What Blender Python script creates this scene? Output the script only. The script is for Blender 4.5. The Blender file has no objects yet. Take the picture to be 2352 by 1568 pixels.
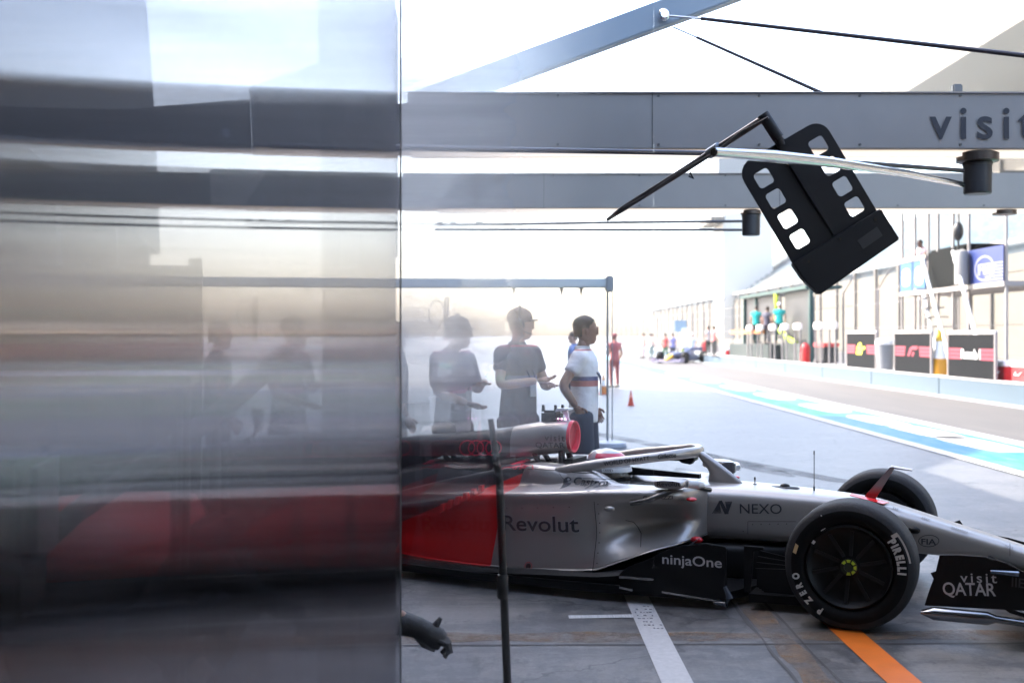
import bpy, bmesh, math, random
from mathutils import Vector, Matrix
from mathutils.bvhtree import BVHTree
R = math.radians
random.seed(7)
S = bpy.context.scene
C = S.collection

# ------------------------------------------------------------------ camera
F, HX, HY, H = 2613.0, 1176.0, 771.0, 1.66        # focal length in photo units, horizon, eye height
cam = bpy.data.objects.new("camera", bpy.data.cameras.new("camera"))
C.objects.link(cam)
cam.location = (0, 0, H)
cam.rotation_euler = (R(90), 0, 0)
cam.data.sensor_width = 36
cam.data.lens = F / 2352 * 36
cam.data.shift_y = -13 / 2352
cam.data.clip_start = 0.01
cam.data.clip_end = 3000
cam.data.dof.use_dof = True
cam.data.dof.focus_distance = 6.9
cam.data.dof.aperture_fstop = 2.0
S.camera = cam

# ------------------------------------------------------------------ light
SUN_EL = R(45)
sd = Vector((0.85, -0.53, 0)).normalized()          # the sun's light travels this way over the ground
world = bpy.data.worlds.new("World")
S.world = world
world.use_nodes = True
wn = world.node_tree.nodes
sky = wn.new("ShaderNodeTexSky")
sky.sky_type = 'NISHITA'
sky.sun_disc = False
sky.sun_elevation = SUN_EL
sky.sun_rotation = math.atan2(-sd.x, -sd.y)
sky.dust_density = 4.0
sky.air_density = 1.0
world.node_tree.links.new(sky.outputs[0], wn["Background"].inputs[0])
wn["Background"].inputs[1].default_value = 0.15
sl = bpy.data.lights.new("sun", 'SUN')
sl.energy = 2.0
sl.angle = R(0.5)
sl.color = (1, 0.95, 0.87)
sun = bpy.data.objects.new("sun", sl)
C.objects.link(sun)
d = Vector((sd.x * math.cos(SUN_EL), sd.y * math.cos(SUN_EL), -math.sin(SUN_EL)))
sun.rotation_euler = d.to_track_quat('-Z', 'Y').to_euler()

S.view_settings.view_transform = 'Standard'
S.view_settings.look = 'None'
S.view_settings.exposure = 2.9
S.view_settings.gamma = 1
S.render.engine = 'CYCLES'
S.cycles.use_denoising = True
S.cycles.max_bounces = 7
S.cycles.diffuse_bounces = 3
S.cycles.glossy_bounces = 4
S.cycles.transmission_bounces = 6
S.cycles.transparent_max_bounces = 12
S.cycles.caustics_reflective = False
S.cycles.caustics_refractive = True
S.cycles.sample_clamp_indirect = 6

# ------------------------------------------------------------------ materials
MATS = {}
def mat(name, col=(.5, .5, .5), rough=.5, metal=0.0, emit=0.0, noise=0.0, nscale=6.0, coat=0.0, bump=0.0, spec=.5, ecol=None, stretch=(1, 1, 1)):
    if name in MATS:
        return MATS[name]
    m = bpy.data.materials.new(name)
    m.use_nodes = True
    nt = m.node_tree
    b = nt.nodes["Principled BSDF"]
    b.inputs["Base Color"].default_value = (*col, 1)
    b.inputs["Roughness"].default_value = rough
    b.inputs["Metallic"].default_value = metal
    b.inputs["Specular IOR Level"].default_value = spec
    if coat:
        b.inputs["Coat Weight"].default_value = coat
        b.inputs["Coat Roughness"].default_value = .08
    if emit:
        b.inputs["Emission Color"].default_value = (*(ecol or col), 1)
        b.inputs["Emission Strength"].default_value = emit
    if noise or bump:
        tc = nt.nodes.new("ShaderNodeTexCoord")
        mp = nt.nodes.new("ShaderNodeMapping")
        mp.inputs["Scale"].default_value = stretch
        nt.links.new(tc.outputs["Object"], mp.inputs[0])
        nz = nt.nodes.new("ShaderNodeTexNoise")
        nz.inputs["Scale"].default_value = nscale
        nz.inputs["Detail"].default_value = 6
        nz.inputs["Roughness"].default_value = .65
        nt.links.new(mp.outputs[0], nz.inputs["Vector"])
        if noise:
            cr = nt.nodes.new("ShaderNodeValToRGB")
            cr.color_ramp.elements[0].position = .3
            cr.color_ramp.elements[1].position = .7
            cr.color_ramp.elements[0].color = (*[c * (1 - noise) for c in col], 1)
            cr.color_ramp.elements[1].color = (*[min(1, c * (1 + noise * .7)) for c in col], 1)
            nt.links.new(nz.outputs[0], cr.inputs[0])
            nt.links.new(cr.outputs[0], b.inputs["Base Color"])
            mr = nt.nodes.new("ShaderNodeMapRange")
            mr.inputs[3].default_value = max(0, rough - .1)
            mr.inputs[4].default_value = min(1, rough + .1)
            nt.links.new(nz.outputs[0], mr.inputs[0])
            nt.links.new(mr.outputs[0], b.inputs["Roughness"])
        if bump:
            bp = nt.nodes.new("ShaderNodeBump")
            bp.inputs["Strength"].default_value = bump
            bp.inputs["Distance"].default_value = .01
            nt.links.new(nz.outputs[0], bp.inputs["Height"])
            nt.links.new(bp.outputs[0], b.inputs["Normal"])
    MATS[name] = m
    return m

class NT:
    """small helper for longer node trees"""
    def __init__(s, name):
        s.m = bpy.data.materials.new(name)
        s.m.use_nodes = True
        s.t = s.m.node_tree
        s.b = s.t.nodes["Principled BSDF"]
        s.out = s.t.nodes["Material Output"]
        MATS[name] = s.m
    def n(s, typ, **k):
        x = s.t.nodes.new("ShaderNode" + typ)
        for a, v in k.items():
            if isinstance(a, str) and a.startswith("i_"):
                x.inputs[int(a[2:])].default_value = v
            else:
                setattr(x, a, v)
        return x
    def l(s, a, b):
        s.t.links.new(a, b)
    def math(s, op, a, b=None, c=None, clamp=False):
        x = s.n("Math", operation=op)
        x.use_clamp = clamp
        for i, v in enumerate((a, b, c)):
            if v is None:
                continue
            if isinstance(v, (int, float)):
                x.inputs[i].default_value = v
            else:
                s.l(v, x.inputs[i])
        return x.outputs[0]
    def mix(s, fac, a, b):
        x = s.n("MixRGB")
        for i, v in enumerate((fac, a, b)):
            if isinstance(v, (int, float)):
                x.inputs[i].default_value = v
            elif isinstance(v, tuple):
                x.inputs[i].default_value = (*v, 1)
            else:
                s.l(v, x.inputs[i])
        return x.outputs[0]
    def noise(s, vec, scale, detail=6, rough=.6, stretch=None):
        if stretch:
            mp = s.n("Mapping")
            mp.inputs["Scale"].default_value = stretch
            s.l(vec, mp.inputs[0])
            vec = mp.outputs[0]
        x = s.n("TexNoise")
        x.inputs["Scale"].default_value = scale
        x.inputs["Detail"].default_value = detail
        x.inputs["Roughness"].default_value = rough
        s.l(vec, x.inputs["Vector"])
        return x.outputs[0]
    def ramp(s, fac, p0, p1):
        x = s.n("MapRange")
        x.inputs[1].default_value = p0
        x.inputs[2].default_value = p1
        s.l(fac, x.inputs[0])
        return x.outputs[0]

# ------------------------------------------------------------------ mesh helpers
class MB:
    def __init__(s):
        s.v, s.f, s.mi = [], [], []
        s.cur = 0
    def add(s, vs, fs):
        o = len(s.v)
        s.v += [Vector(p) for p in vs]
        s.f += [tuple(i + o for i in f) for f in fs]
        s.mi += [s.cur] * len(fs)
        return s
    def box(s, c, sz, rot=None):
        x, y, z = [q / 2 for q in sz]
        vs = [Vector((i * x, j * y, k * z)) for i in (-1, 1) for j in (-1, 1) for k in (-1, 1)]
        if rot is not None:
            vs = [rot @ v for v in vs]
        return s.add([v + Vector(c) for v in vs], [(0, 1, 3, 2), (4, 6, 7, 5), (0, 4, 5, 1), (2, 3, 7, 6), (0, 2, 6, 4), (1, 5, 7, 3)])
    def b2(s, lo, hi):
        return s.box([(a + b) / 2 for a, b in zip(lo, hi)], [abs(b - a) for a, b in zip(lo, hi)])
    def tube(s, pts, r, n=10, flat=1.0, up=None, cap=True):
        pts = [Vector(p) for p in pts]
        rs = r if isinstance(r, (list, tuple)) else [r] * len(pts)
        rings = []
        for i, p in enumerate(pts):
            t = (pts[min(i + 1, len(pts) - 1)] - pts[max(i - 1, 0)]).normalized()
            u = Vector(up) if up else (Vector((0, 0, 1)) if abs(t.z) < .95 else Vector((1, 0, 0)))
            a = t.cross(u).normalized()
            b = a.cross(t).normalized()
            rings.append([p + a * math.cos(2 * math.pi * k / n) * rs[i] + b * math.sin(2 * math.pi * k / n) * rs[i] * flat for k in range(n)])
        return s.loft(rings, cap)
    def loft(s, rings, cap=True, closed=True):
        n = len(rings[0])
        vs = [p for r in rings for p in r]
        fs = []
        for i in range(len(rings) - 1):
            for k in range(n if closed else n - 1):
                a, b = i * n + k, i * n + (k + 1) % n
                fs.append((a, b, b + n, a + n))
        if cap:
            fs.append(tuple(range(n))[::-1])
            fs.append(tuple(range((len(rings) - 1) * n, len(rings) * n)))
        return s.add(vs, fs)
    def prism(s, poly, dvec):
        """flat polygon (3D points) given a thickness along dvec"""
        poly = [Vector(p) for p in poly]
        n = len(poly)
        vs = poly + [p + Vector(dvec) for p in poly]
        fs = [tuple(range(n))[::-1], tuple(range(n, 2 * n))]
        fs += [(k, (k + 1) % n, n + (k + 1) % n, n + k) for k in range(n)]
        return s.add(vs, fs)
    def lathe(s, prof, o=(0, 0, 0), axis='z', n=24, cap=True):
        rings = []
        for r, h in prof:
            ring = []
            for k in range(n):
                a = 2 * math.pi * k / n
                q = (r * math.cos(a), r * math.sin(a), h)
                if axis == 'y':
                    q = (r * math.cos(a), h, r * math.sin(a))
                elif axis == 'x':
                    q = (h, r * math.cos(a), r * math.sin(a))
                ring.append(Vector(q) + Vector(o))
            rings.append(ring)
        return s.loft(rings, cap)
    def ball(s, c, r, n=14, m=8, sc=(1, 1, 1)):
        prof = []
        rings = []
        for i in range(m + 1):
            th = math.pi * (i + .0) / m
            rr = max(.002, math.sin(th))
            rings.append([Vector((c[0] + r * sc[0] * rr * math.cos(2 * math.pi * k / n), c[1] + r * sc[1] * rr * math.sin(2 * math.pi * k / n), c[2] - r * sc[2] * math.cos(th))) for k in range(n)])
        return s.loft(rings, True)
    def build(s, name, m, parent=None, smooth=38, bevel=0, sub=0):
        me = bpy.data.meshes.new(name)
        me.from_pydata([tuple(v) for v in s.v], [], s.f)
        for k in (m if isinstance(m, (list, tuple)) else [m]):
            me.materials.append(k)
        for p, i in zip(me.polygons, s.mi):
            p.material_index = i
        bm = bmesh.new()
        bm.from_mesh(me)
        bmesh.ops.recalc_face_normals(bm, faces=bm.faces)
        if bevel:
            bmesh.ops.bevel(bm, geom=[e for e in bm.edges if len(e.link_faces) == 2 and e.calc_face_angle() > .6], offset=bevel, segments=2, affect='EDGES', clamp_overlap=True)
        bm.to_mesh(me)
        bm.free()
        o = bpy.data.objects.new(name, me)
        C.objects.link(o)
        if parent:
            o.parent = parent
        if sub:
            md = o.modifiers.new("sub", 'SUBSURF')
            md.levels = md.render_levels = sub
        if smooth:
            me.shade_smooth()
            me.set_sharp_from_angle(angle=R(smooth))
        return o

def W(x, y, dd):
    """point of the place seen at photo position x, y and lying dd metres deep"""
    return Vector(((x - HX) / F * dd, dd, H - (y - HY) / F * dd))

def tag(o, label=None, cat=None, group=None, kind=None):
    if label: o["label"] = label
    if cat: o["category"] = cat
    if group: o["group"] = group
    if kind: o["kind"] = kind
    return o

def thing(name, label, cat, loc=(0, 0, 0), rz=0.0, group=None):
    o = bpy.data.objects.new(name, None)
    C.objects.link(o)
    o.empty_display_size = .2
    o.location = loc
    o.rotation_euler = (0, 0, rz)
    return tag(o, label, cat, group)

def dup(root, loc=None, rz=None, label=None):
    r = root.copy(); C.objects.link(r)
    if loc is not None: r.location = loc
    if rz is not None: r.rotation_euler = (0, 0, rz)
    if label: r["label"] = label
    for ch in list(root.children):
        c = ch.copy(); C.objects.link(c); c.parent = r
        for g in list(ch.children):
            q = g.copy(); C.objects.link(q); q.parent = c
    return r

def structure(name, mb, m, **k):
    return tag(mb.build(name, m, None, **k), kind="structure")

def text_mesh(body, size, bold=0.0, shear=0.0, spacing=1.0, sx=1.0):
    """lettering as triangles: list of verts (x, y) and faces, origin at the left of the baseline"""
    cu = bpy.data.curves.new("lettering", 'FONT')
    cu.body = body
    cu.size = size
    cu.offset = bold
    cu.shear = shear
    cu.space_character = spacing
    cu.resolution_u = 4
    cu.fill_mode = 'FRONT'
    o = bpy.data.objects.new("lettering", cu)
    C.objects.link(o)
    dg = bpy.context.evaluated_depsgraph_get()
    me = bpy.data.meshes.new_from_object(o.evaluated_get(dg))
    bm = bmesh.new(); bm.from_mesh(me)
    bmesh.ops.triangulate(bm, faces=bm.faces)
    for _ in range(2):
        ed = [e for e in bm.edges if e.calc_length() > .3 * size]
        if ed:
            bmesh.ops.subdivide_edges(bm, edges=ed, cuts=1)
            bmesh.ops.triangulate(bm, faces=bm.faces)
    bm.verts.ensure_lookup_table()
    vs = [(v.co.x * sx, v.co.y) for v in bm.verts]
    fs = [tuple(v.index for v in f.verts) for f in bm.faces]
    bm.free()
    bpy.data.objects.remove(o)
    bpy.data.curves.remove(cu)
    bpy.data.meshes.remove(me)
    return vs, fs

def lettering(name, body, size, org, ex, ey, m, parent=None, width=None, center=False, bold=0, shear=0, spacing=1.0):
    vs, fs = text_mesh(body, size, bold, shear, spacing)
    w0 = max(v[0] for v in vs)
    k = width / w0 if width else 1
    dx = -w0 * k / 2 if center else 0
    ex, ey, org = Vector(ex), Vector(ey), Vector(org)
    mb = MB().add([org + ex * (x * k + dx) + ey * y for x, y in vs], fs)
    o = mb.build(name, m, parent, smooth=0)
    # all letters face the same way
    n = ex.cross(ey)
    for p in o.data.polygons:
        if p.normal.dot(n) < 0:
            p.flip()
    return o

# ================================================================== SETTING
def ground_mat():
    t = NT("pit concrete")
    tc = t.n("TexCoord").outputs["Object"]
    big = t.noise(tc, .55, 7, .62)
    mid = t.noise(tc, 1.5, 8, .68, stretch=(1, .8, 1))
    streak = t.noise(tc, .9, 8, .7, stretch=(.35, 3.2, 1))
    fine = t.noise(tc, 9, 8, .75)
    c = t.mix(t.ramp(big, .44, .56), (.074, .071, .070), (.142, .134, .126))
    c = t.mix(t.math('MULTIPLY', t.ramp(mid, .49, .57), .85), c, (.055, .058, .066))
    c = t.mix(t.math('MULTIPLY', t.ramp(streak, .50, .58), .7), c, (.045, .047, .052))
    c = t.mix(t.math('MULTIPLY', t.ramp(fine, .46, .60), .35), c, (.23, .222, .218))
    rub = t.noise(tc, 2.3, 9, .8, stretch=(1.6, .7, 1))
    c = t.mix(t.math('MULTIPLY', t.ramp(rub, .54, .62), .7), c, (.026, .028, .032))
    far = t.n("SeparateXYZ"); t.l(tc, far.inputs[0])
    c = t.mix(t.math('MULTIPLY', t.ramp(far.outputs[1], 7.5, 12), .72), c, (.088, .088, .088))
    sp2 = t.noise(tc, 38, 5, .8)
    c = t.mix(t.math('MULTIPLY', t.ramp(sp2, .55, .68), .55), c, (.035, .036, .04))
    c = t.mix(t.math('MULTIPLY', t.ramp(sp2, .42, .30), .5), c, (.26, .255, .25))
    vo = t.n("TexVoronoi", feature='DISTANCE_TO_EDGE'); vo.inputs["Scale"].default_value = .55
    wv = t.n("VectorMath", operation='ADD'); t.l(tc, wv.inputs[0])
    wsc = t.n("VectorMath", operation='SCALE'); wsc.inputs["Scale"].default_value = .5
    wno = t.n("TexNoise"); wno.inputs["Scale"].default_value = 3; wno.inputs["Detail"].default_value = 6; t.l(tc, wno.inputs["Vector"])
    t.l(wno.outputs["Color"], wsc.inputs[0]); t.l(wsc.outputs[0], wv.inputs[1]); t.l(wv.outputs[0], vo.inputs["Vector"])
    c = t.mix(t.math('MULTIPLY', t.ramp(vo.outputs["Distance"], .006, .002), .8), c, (.03, .03, .032))
    t.l(c, t.b.inputs["Base Color"])
    t.l(t.math('MULTIPLY_ADD', fine, .35, .30), t.b.inputs["Roughness"])
    bp = t.n("Bump"); bp.inputs["Strength"].default_value = .25; bp.inputs["Distance"].default_value = .01
    t.l(fine, bp.inputs["Height"]); t.l(bp.outputs[0], t.b.inputs["Normal"])
    return t.m
def sheet(name, x0, y0, x1, y1, z, m, nx=1, ny=1):
    mb = MB().add([(x0, y0, z), (x1, y0, z), (x1, y1, z), (x0, y1, z)], [(0, 1, 2, 3)])
    return structure(name, mb, m, smooth=0)

sheet("ground", -500, -60, 900, 2200, 0, ground_mat())
asph = mat("lane asphalt", (0.0620, 0.0561, 0.0515), .8, noise=.3, nscale=1.2, stretch=(3, .15, 1))
sheet("pit_lane", 7.95, -40, 12.0, 900, .008, asph)
white_paint = mat("white road paint", (0.3432, 0.3432, 0.3344), .6, noise=.12, nscale=5)
tape_white = mat("white floor tape", (.42, .41, .405), .5, noise=.15, nscale=30)
sheet("lane_edge_line", 7.62, -40, 7.95, 900, .012, white_paint)
sheet("wall_foot_line", 11.55, -40, 12.0, 900, .012, white_paint)
sheet("apron_edge_line", 6.0, -40, 6.22, 900, .012, white_paint)

def band_mat():
    t = NT("painted lane band")
    tc = t.n("TexCoord").outputs["Object"]
    sp = t.n("SeparateXYZ"); t.l(tc, sp.inputs[0])
    y = sp.outputs[1]
    ph = t.math('FRACT', t.math('DIVIDE', t.math('ADD', y, -6.5), 17.0))
    c = t.mix(t.math('GREATER_THAN', ph, .52), (.010, .19, .08), (.004, .11, .30))
    nz = t.noise(tc, 3, 6, .7, stretch=(2, .4, 1))
    c = t.mix(t.math('MULTIPLY', t.ramp(nz, .45, .75), .25), c, (.33, .36, .37))
    t.l(c, t.b.inputs["Base Color"])
    t.b.inputs["Roughness"].default_value = .55
    return t.m
sheet("painted_band", 6.22, -30, 7.62, 260, .008, band_mat())
# pale lettering blocks painted on the band
mb = MB()
for k, y in enumerate((17.4, 19.6, 22.2, 26.0, 31, 36, 42, 49)):
    pts = []
    for a in range(24):
        q = 2 * math.pi * a / 24
        pts.append((7.12 + .34 * math.copysign(abs(math.cos(q)) ** .55, math.cos(q)), y + (.75 + .03 * y) * math.copysign(abs(math.sin(q)) ** .7, math.sin(q)), .012))
    mb.add(pts, [tuple(range(24))])
structure("painted_marks", mb, white_paint, smooth=0)

# foreground markings on the apron
mb = MB().add([(.715, -6, .004), (.868, -6, .004), (.868, 8.2, .004), (.715, 8.2, .004)], [(0, 1, 2, 3)])
structure("box_line", mb, tape_white, smooth=0)
mb = MB().add([(.335, 6.675, .004), (.715, 6.70, .004), (.715, 6.775, .004), (.335, 6.75, .004)], [(0, 1, 2, 3)])
structure("stop_tape", mb, mat("ribbed grey tape", (.5, .5, .5), .5, noise=.5, nscale=3, stretch=(45, .3, 1)), smooth=0)
mb = MB()
mr_ = random.Random(5)
for k in range(8):                                   # faint handwritten ticks on the white line
    yy = 6.96 - k * .075
    x = .735 + .005 * k * mr_.random()
    while x < .85:
        w = mr_.uniform(.004, .018)
        if mr_.random() < .75:
            mb.b2((x, yy + mr_.uniform(-.006, .006), .006), (x + w, yy + mr_.uniform(.010, .022), .007))
        x += w + mr_.uniform(.003, .014)
structure("line_marks", mb, mat("marker ink", (.22, .22, .24), .6), smooth=0)
mb = MB().add([(1.76, -6, .004), (1.945, -6, .004), (1.965, 7.6, .004), (1.80, 7.6, .004)], [(0, 1, 2, 3)])
structure("orange_line", mb, mat("orange floor paint", (.60, .135, .006), .55, noise=.12, nscale=9), smooth=0)
# joints between the slabs, and a rust stained drain strip
dark_joint = mat("joint sealant", (.045, .043, .042), .7)
mb = MB()
def wobble(x0, y0, x1, y1, w, z, seed):
    r = random.Random(seed); n = 26
    a, b = Vector((x0, y0, z)), Vector((x1, y1, z))
    t = (b - a).normalized(); q = Vector((-t.y, t.x, 0))
    L, Rr = [], []
    for i in range(n + 1):
        p = a.lerp(b, i / n) + q * r.uniform(-.006, .006)
        ww = w * r.uniform(.5, 1.3) / 2
        L.append(p + q * ww); Rr.append(p - q * ww)
    vs = L + Rr
    return vs, [(i, i + 1, n + 2 + i, n + 1 + i) for i in range(n)]
mb.add(*wobble(1.37, 9, 1.36, 1, .022, .003, 1))
mb.add(*wobble(1.56, 9, 1.60, 1, .018, .003, 2))
mb.add(*wobble(-2.5, 6.07, 4.5, 6.17, .02, .003, 3))
structure("slab_joint", mb, dark_joint, smooth=0)
t = NT("rust stain")
tc = t.n("TexCoord").outputs["Object"]
nz = t.noise(tc, 3, 9, .8)
tr = t.n("BsdfTransparent"); ms = t.n("MixShader")
t.b.inputs["Base Color"].default_value = (.20, .125, .07, 1)
t.b.inputs["Roughness"].default_value = .8
t.l(t.math('MULTIPLY', t.ramp(nz, .40, .62), .75), ms.inputs[0]); t.l(tr.outputs[0], ms.inputs[1]); t.l(t.b.outputs[0], ms.inputs[2]); t.l(ms.outputs[0], t.out.inputs[0])
mb = MB().add(*wobble(-2.5, 6.22, 4.5, 6.34, .20, .0025, 4))
mb.add(*wobble(1.465, 9, 1.48, 1, .16, .0025, 6))
structure("rust_stain", mb, t.m, smooth=0)
# tyre marks on the apron
t = NT("tyre rubber marks")
tc = t.n("TexCoord").outputs["Object"]
nz = t.noise(tc, 1.2, 8, .7)
tr = t.n("BsdfTransparent"); ms = t.n("MixShader")
t.b.inputs["Base Color"].default_value = (.09, .10, .11, 1)
t.b.inputs["Roughness"].default_value = .75
t.l(t.math('MULTIPLY', t.ramp(nz, .35, .6), .6), ms.inputs[0]); t.l(tr.outputs[0], ms.inputs[1]); t.l(t.b.outputs[0], ms.inputs[2]); t.l(ms.outputs[0], t.out.inputs[0])
mb = MB()
for (pa, pb, pc, w) in (((1180, 968), (1500, 1010), (1820, 1095), .34), ((1550, 1030), (1700, 1062), (1960, 1110), .30), ((1560, 1075), (1650, 1130), (1900, 1190), .25), ((2100, 1180), (2230, 1250), (2352, 1330), .3), ((1300, 1010), (1480, 1040), (1580, 1050), .25)):
    P = []
    for (x, y) in (pa, pb, pc):
        dd = H * F / (y - HY)
        P.append(Vector(((x - HX) / F * dd, dd, .0035)))
    L, Rr = [], []
    n = 18
    for i in range(n + 1):
        q = i / n
        p = P[0] * (1 - q) * (1 - q) + P[1] * 2 * q * (1 - q) + P[2] * q * q
        tt = ((P[1] - P[0]) * (1 - q) + (P[2] - P[1]) * q).normalized()
        nn = Vector((-tt.y, tt.x, 0)) * w / 2 * (1 if 0 < i < n else .3)
        L.append(p + nn); Rr.append(p - nn)
    mb.add(L + Rr, [(i, i + 1, n + 2 + i, n + 1 + i) for i in range(n)])
structure("tyre_marks", mb, t.m, smooth=0)

# pit building: its roof throws the shade over the apron
bw = mat("garage wall paint", (.07, .066, .062), .7, noise=.15, nscale=2)
dk = mat("dark garage panel", (.022, .022, .025), .8, spec=.2)
pb = thing("pit_building", "tall pit building of garages whose shade covers the apron, mostly behind the glossy panel", "building", (-4, 0, 0))
m_ = MB().prism([(-12, -40, 4.4), (-12, 40, 4.4), (-12, 40, 12.8), (-12, 23.3, 12.8), (-12, 19.7, 10.7), (-12, -40, 10.7)], (12, 0, 0))
m_.build("wall", bw, pb, smooth=0)
for y in range(-36, 40, 8):
    MB().b2((-7.99, y - .3, 0), (0, y + .3, 4.398)).build("pier", bw, pb, smooth=0)
m_ = MB().b2((-12, -40, 0), (-8, 40, 4.398)); m_.build("garage_back", dk, pb, smooth=0)
# added roof out of view, darkening the near apron, and the wall behind
rf = MB().b2((-3.99, -9, 3.76), (9, 4.8, 3.95))
tag(rf.build("added_canopy", mat("canopy underside", (.5, .47, .43), .7), None, smooth=0), "added flat canopy out of view that darkens the near part of the pit apron", "roof")
bk = thing("garage_partition", "tan garage partition wall standing behind the photographer", "wall", (0, -5.0, 0))
MB().b2((-4, -.15, 0), (9, 0, 3.75)).build("wall", mat("tan partition", (.50, .40, .31), .6, noise=.1), bk, smooth=0)
m_ = MB()
for k in range(5):
    m_.b2((-3.4 + k * 2.5, 0.003, .9), (-1.6 + k * 2.5, .06, 2.6))
m_.build("wall_panel", mat("dark wall panel", (.05, .05, .055), .35), bk, smooth=0)

# ------------------------------------------------------------------ glossy panel on the left (brushed along its height so it smears sideways)
TP = R(-5.3)                        # direction in which the panel runs
ED = 4.6                             # depth of its far edge
edge = Vector(((920 - HX) / F * ED, ED, 0))
pdir = Vector((math.sin(TP), math.cos(TP), 0))
def panel_mat():
    t = NT("smoked brushed panel")
    def gl(rough, an):
        g = t.n("BsdfAnisotropic"); g.distribution = 'BECKMANN'
        g.inputs["Roughness"].default_value = rough
        g.inputs["Anisotropy"].default_value = an
        g.inputs["Color"].default_value = (.54, .53, .54, 1)
        tv = t.n("CombineXYZ"); tv.inputs[2].default_value = 1
        t.l(tv.outputs[0], g.inputs["Tangent"])
        return g
    g1 = gl(.05, .92); g2 = gl(.09, .93)
    mg = t.n("MixShader"); mg.inputs[0].default_value = .8; t.l(g1.outputs[0], mg.inputs[1]); t.l(g2.outputs[0], mg.inputs[2])
    tr = t.n("BsdfTransparent"); tr.inputs[0].default_value = (.96, .96, .98, 1)
    fr = t.n("Fresnel"); fr.inputs[0].default_value = 1.42
    fc = t.math("MINIMUM", fr.outputs[0], .46)
    ms = t.n("MixShader"); t.l(fc, ms.inputs[0]); t.l(tr.outputs[0], ms.inputs[1]); t.l(mg.outputs[0], ms.inputs[2])
    t.l(ms.outputs[0], t.out.inputs[0])
    return t.m


PW = 7.5
pang = math.atan2(-pdir.x, pdir.y)
gp = thing("glossy_panel", "tall dark glossy panel at the left edge reflecting the pit lane as sideways streaks", "panel", edge, pang)
MB().b2((-.004, -PW, .02), (0, 0, 3.7)).build("pane", panel_mat(), gp, smooth=0)
alu = mat("panel edge trim", (.34, .34, .35), .6, spec=.2)
MB().b2((-.004, .0005, .0), (.0035, .0112, 3.7)).build("edge_trim", alu, gp, smooth=0)
MB().b2((-.030, -PW, 0), (.004, .0, .0195)).build("foot_rail", alu, gp, smooth=0)

# clear screen fixed to the panel's far edge: streaks and white glare put into its film, thinning sideways
def film_mat():
    t = NT("streak and glare film")
    tco = t.n("TexCoord")
    sp = t.n("SeparateXYZ"); t.l(tco.outputs["Object"], sp.inputs[0])
    geo = t.n("NewGeometry")
    wn_ = t.n("TexWhiteNoise", noise_dimensions='3D')
    mp = t.n("Mapping"); mp.inputs["Scale"].default_value = (9137, 7919, 6151); t.l(tco.outputs["Object"], mp.inputs[0])
    t.l(mp.outputs[0], wn_.inputs["Vector"])
    sc = t.n("SeparateColor"); t.l(wn_.outputs["Color"], sc.inputs[0])
    tri = t.math('SUBTRACT', t.math('ADD', sc.outputs[0], sc.outputs[1]), 1.0)
    cv = t.n("CombineXYZ")
    va = t.n("VectorMath", operation='ADD'); t.l(geo.outputs["Normal"], va.inputs[0]); t.l(cv.outputs[0], va.inputs[1])
    vn = t.n("VectorMath", operation='NORMALIZE'); t.l(va.outputs[0], vn.inputs[0])
    lines = t.noise(tco.outputs["Object"], 5, 6, .65, stretch=(.03, 1, 1))
    fall = t.n("MapRange"); fall.interpolation_type = 'SMOOTHERSTEP'
    fall.inputs[1].default_value = .98; fall.inputs[2].default_value = -.10; fall.inputs[3].default_value = 0; fall.inputs[4].default_value = .74
    t.l(sp.outputs[0], fall.inputs[0])
    hi = t.n("MapRange"); hi.interpolation_type = 'SMOOTHSTEP'
    hi.inputs[1].default_value = .55; hi.inputs[2].default_value = 1.35; hi.inputs[3].default_value = .15; hi.inputs[4].default_value = 1
    t.l(sp.outputs[2], hi.inputs[0])
    fac = t.math('MULTIPLY', t.math('MULTIPLY', fall.outputs[0], hi.outputs[0]), t.math('MULTIPLY_ADD', lines, 1.0, .5), clamp=True)
    on = t.math('LESS_THAN', sc.outputs[2], fac)
    t.l(t.math('MULTIPLY', t.math('MULTIPLY', tri, FILM_K), on), cv.inputs[0])
    rf_ = t.n("BsdfRefraction"); rf_.inputs["IOR"].default_value = 1.2; rf_.inputs["Roughness"].default_value = 0
    rf_.inputs["Color"].default_value = (1, 1, 1, 1)
    t.l(vn.outputs[0], rf_.inputs["Normal"])
    mk = t.n("BsdfTranslucent"); mk.inputs[0].default_value = (.95, .97, 1, 1)
    dfu = t.n("BsdfDiffuse"); dfu.inputs[0].default_value = (.9, .92, .95, 1)
    md = t.n("MixShader"); md.inputs[0].default_value = .2; t.l(mk.outputs[0], md.inputs[1]); t.l(dfu.outputs[0], md.inputs[2])
    band = t.n("MapRange"); band.interpolation_type = 'SMOOTHSTEP'
    band.inputs[1].default_value = 1.15; band.inputs[2].default_value = 1.65; band.inputs[3].default_value = .0; band.inputs[4].default_value = GLARE_MILK
    t.l(sp.outputs[2], band.inputs[0])
    mw = t.math('MULTIPLY', t.math('MULTIPLY', fall.outputs[0], band.outputs[0]), t.math('MULTIPLY_ADD', lines, 1.4, .3), clamp=True)
    ms = t.n("MixShader"); t.l(mw, ms.inputs[0]); t.l(rf_.outputs[0], ms.inputs[1]); t.l(md.outputs[0], ms.inputs[2])
    t.l(ms.outputs[0], t.out.inputs[0])
    return t.m
GLARE_MILK = .74  # whiteness of the film, standing in for glare over the guests
FILM_K = 2.2
def clear_mat():
    t = NT("clear screen back")
    r_ = t.n("BsdfRefraction"); r_.inputs["IOR"].default_value = 1.2; r_.inputs["Roughness"].default_value = 0
    r_.inputs["Color"].default_value = (1, 1, 1, 1)
    t.l(r_.outputs[0], t.out.inputs[0])
    return t.m
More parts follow.
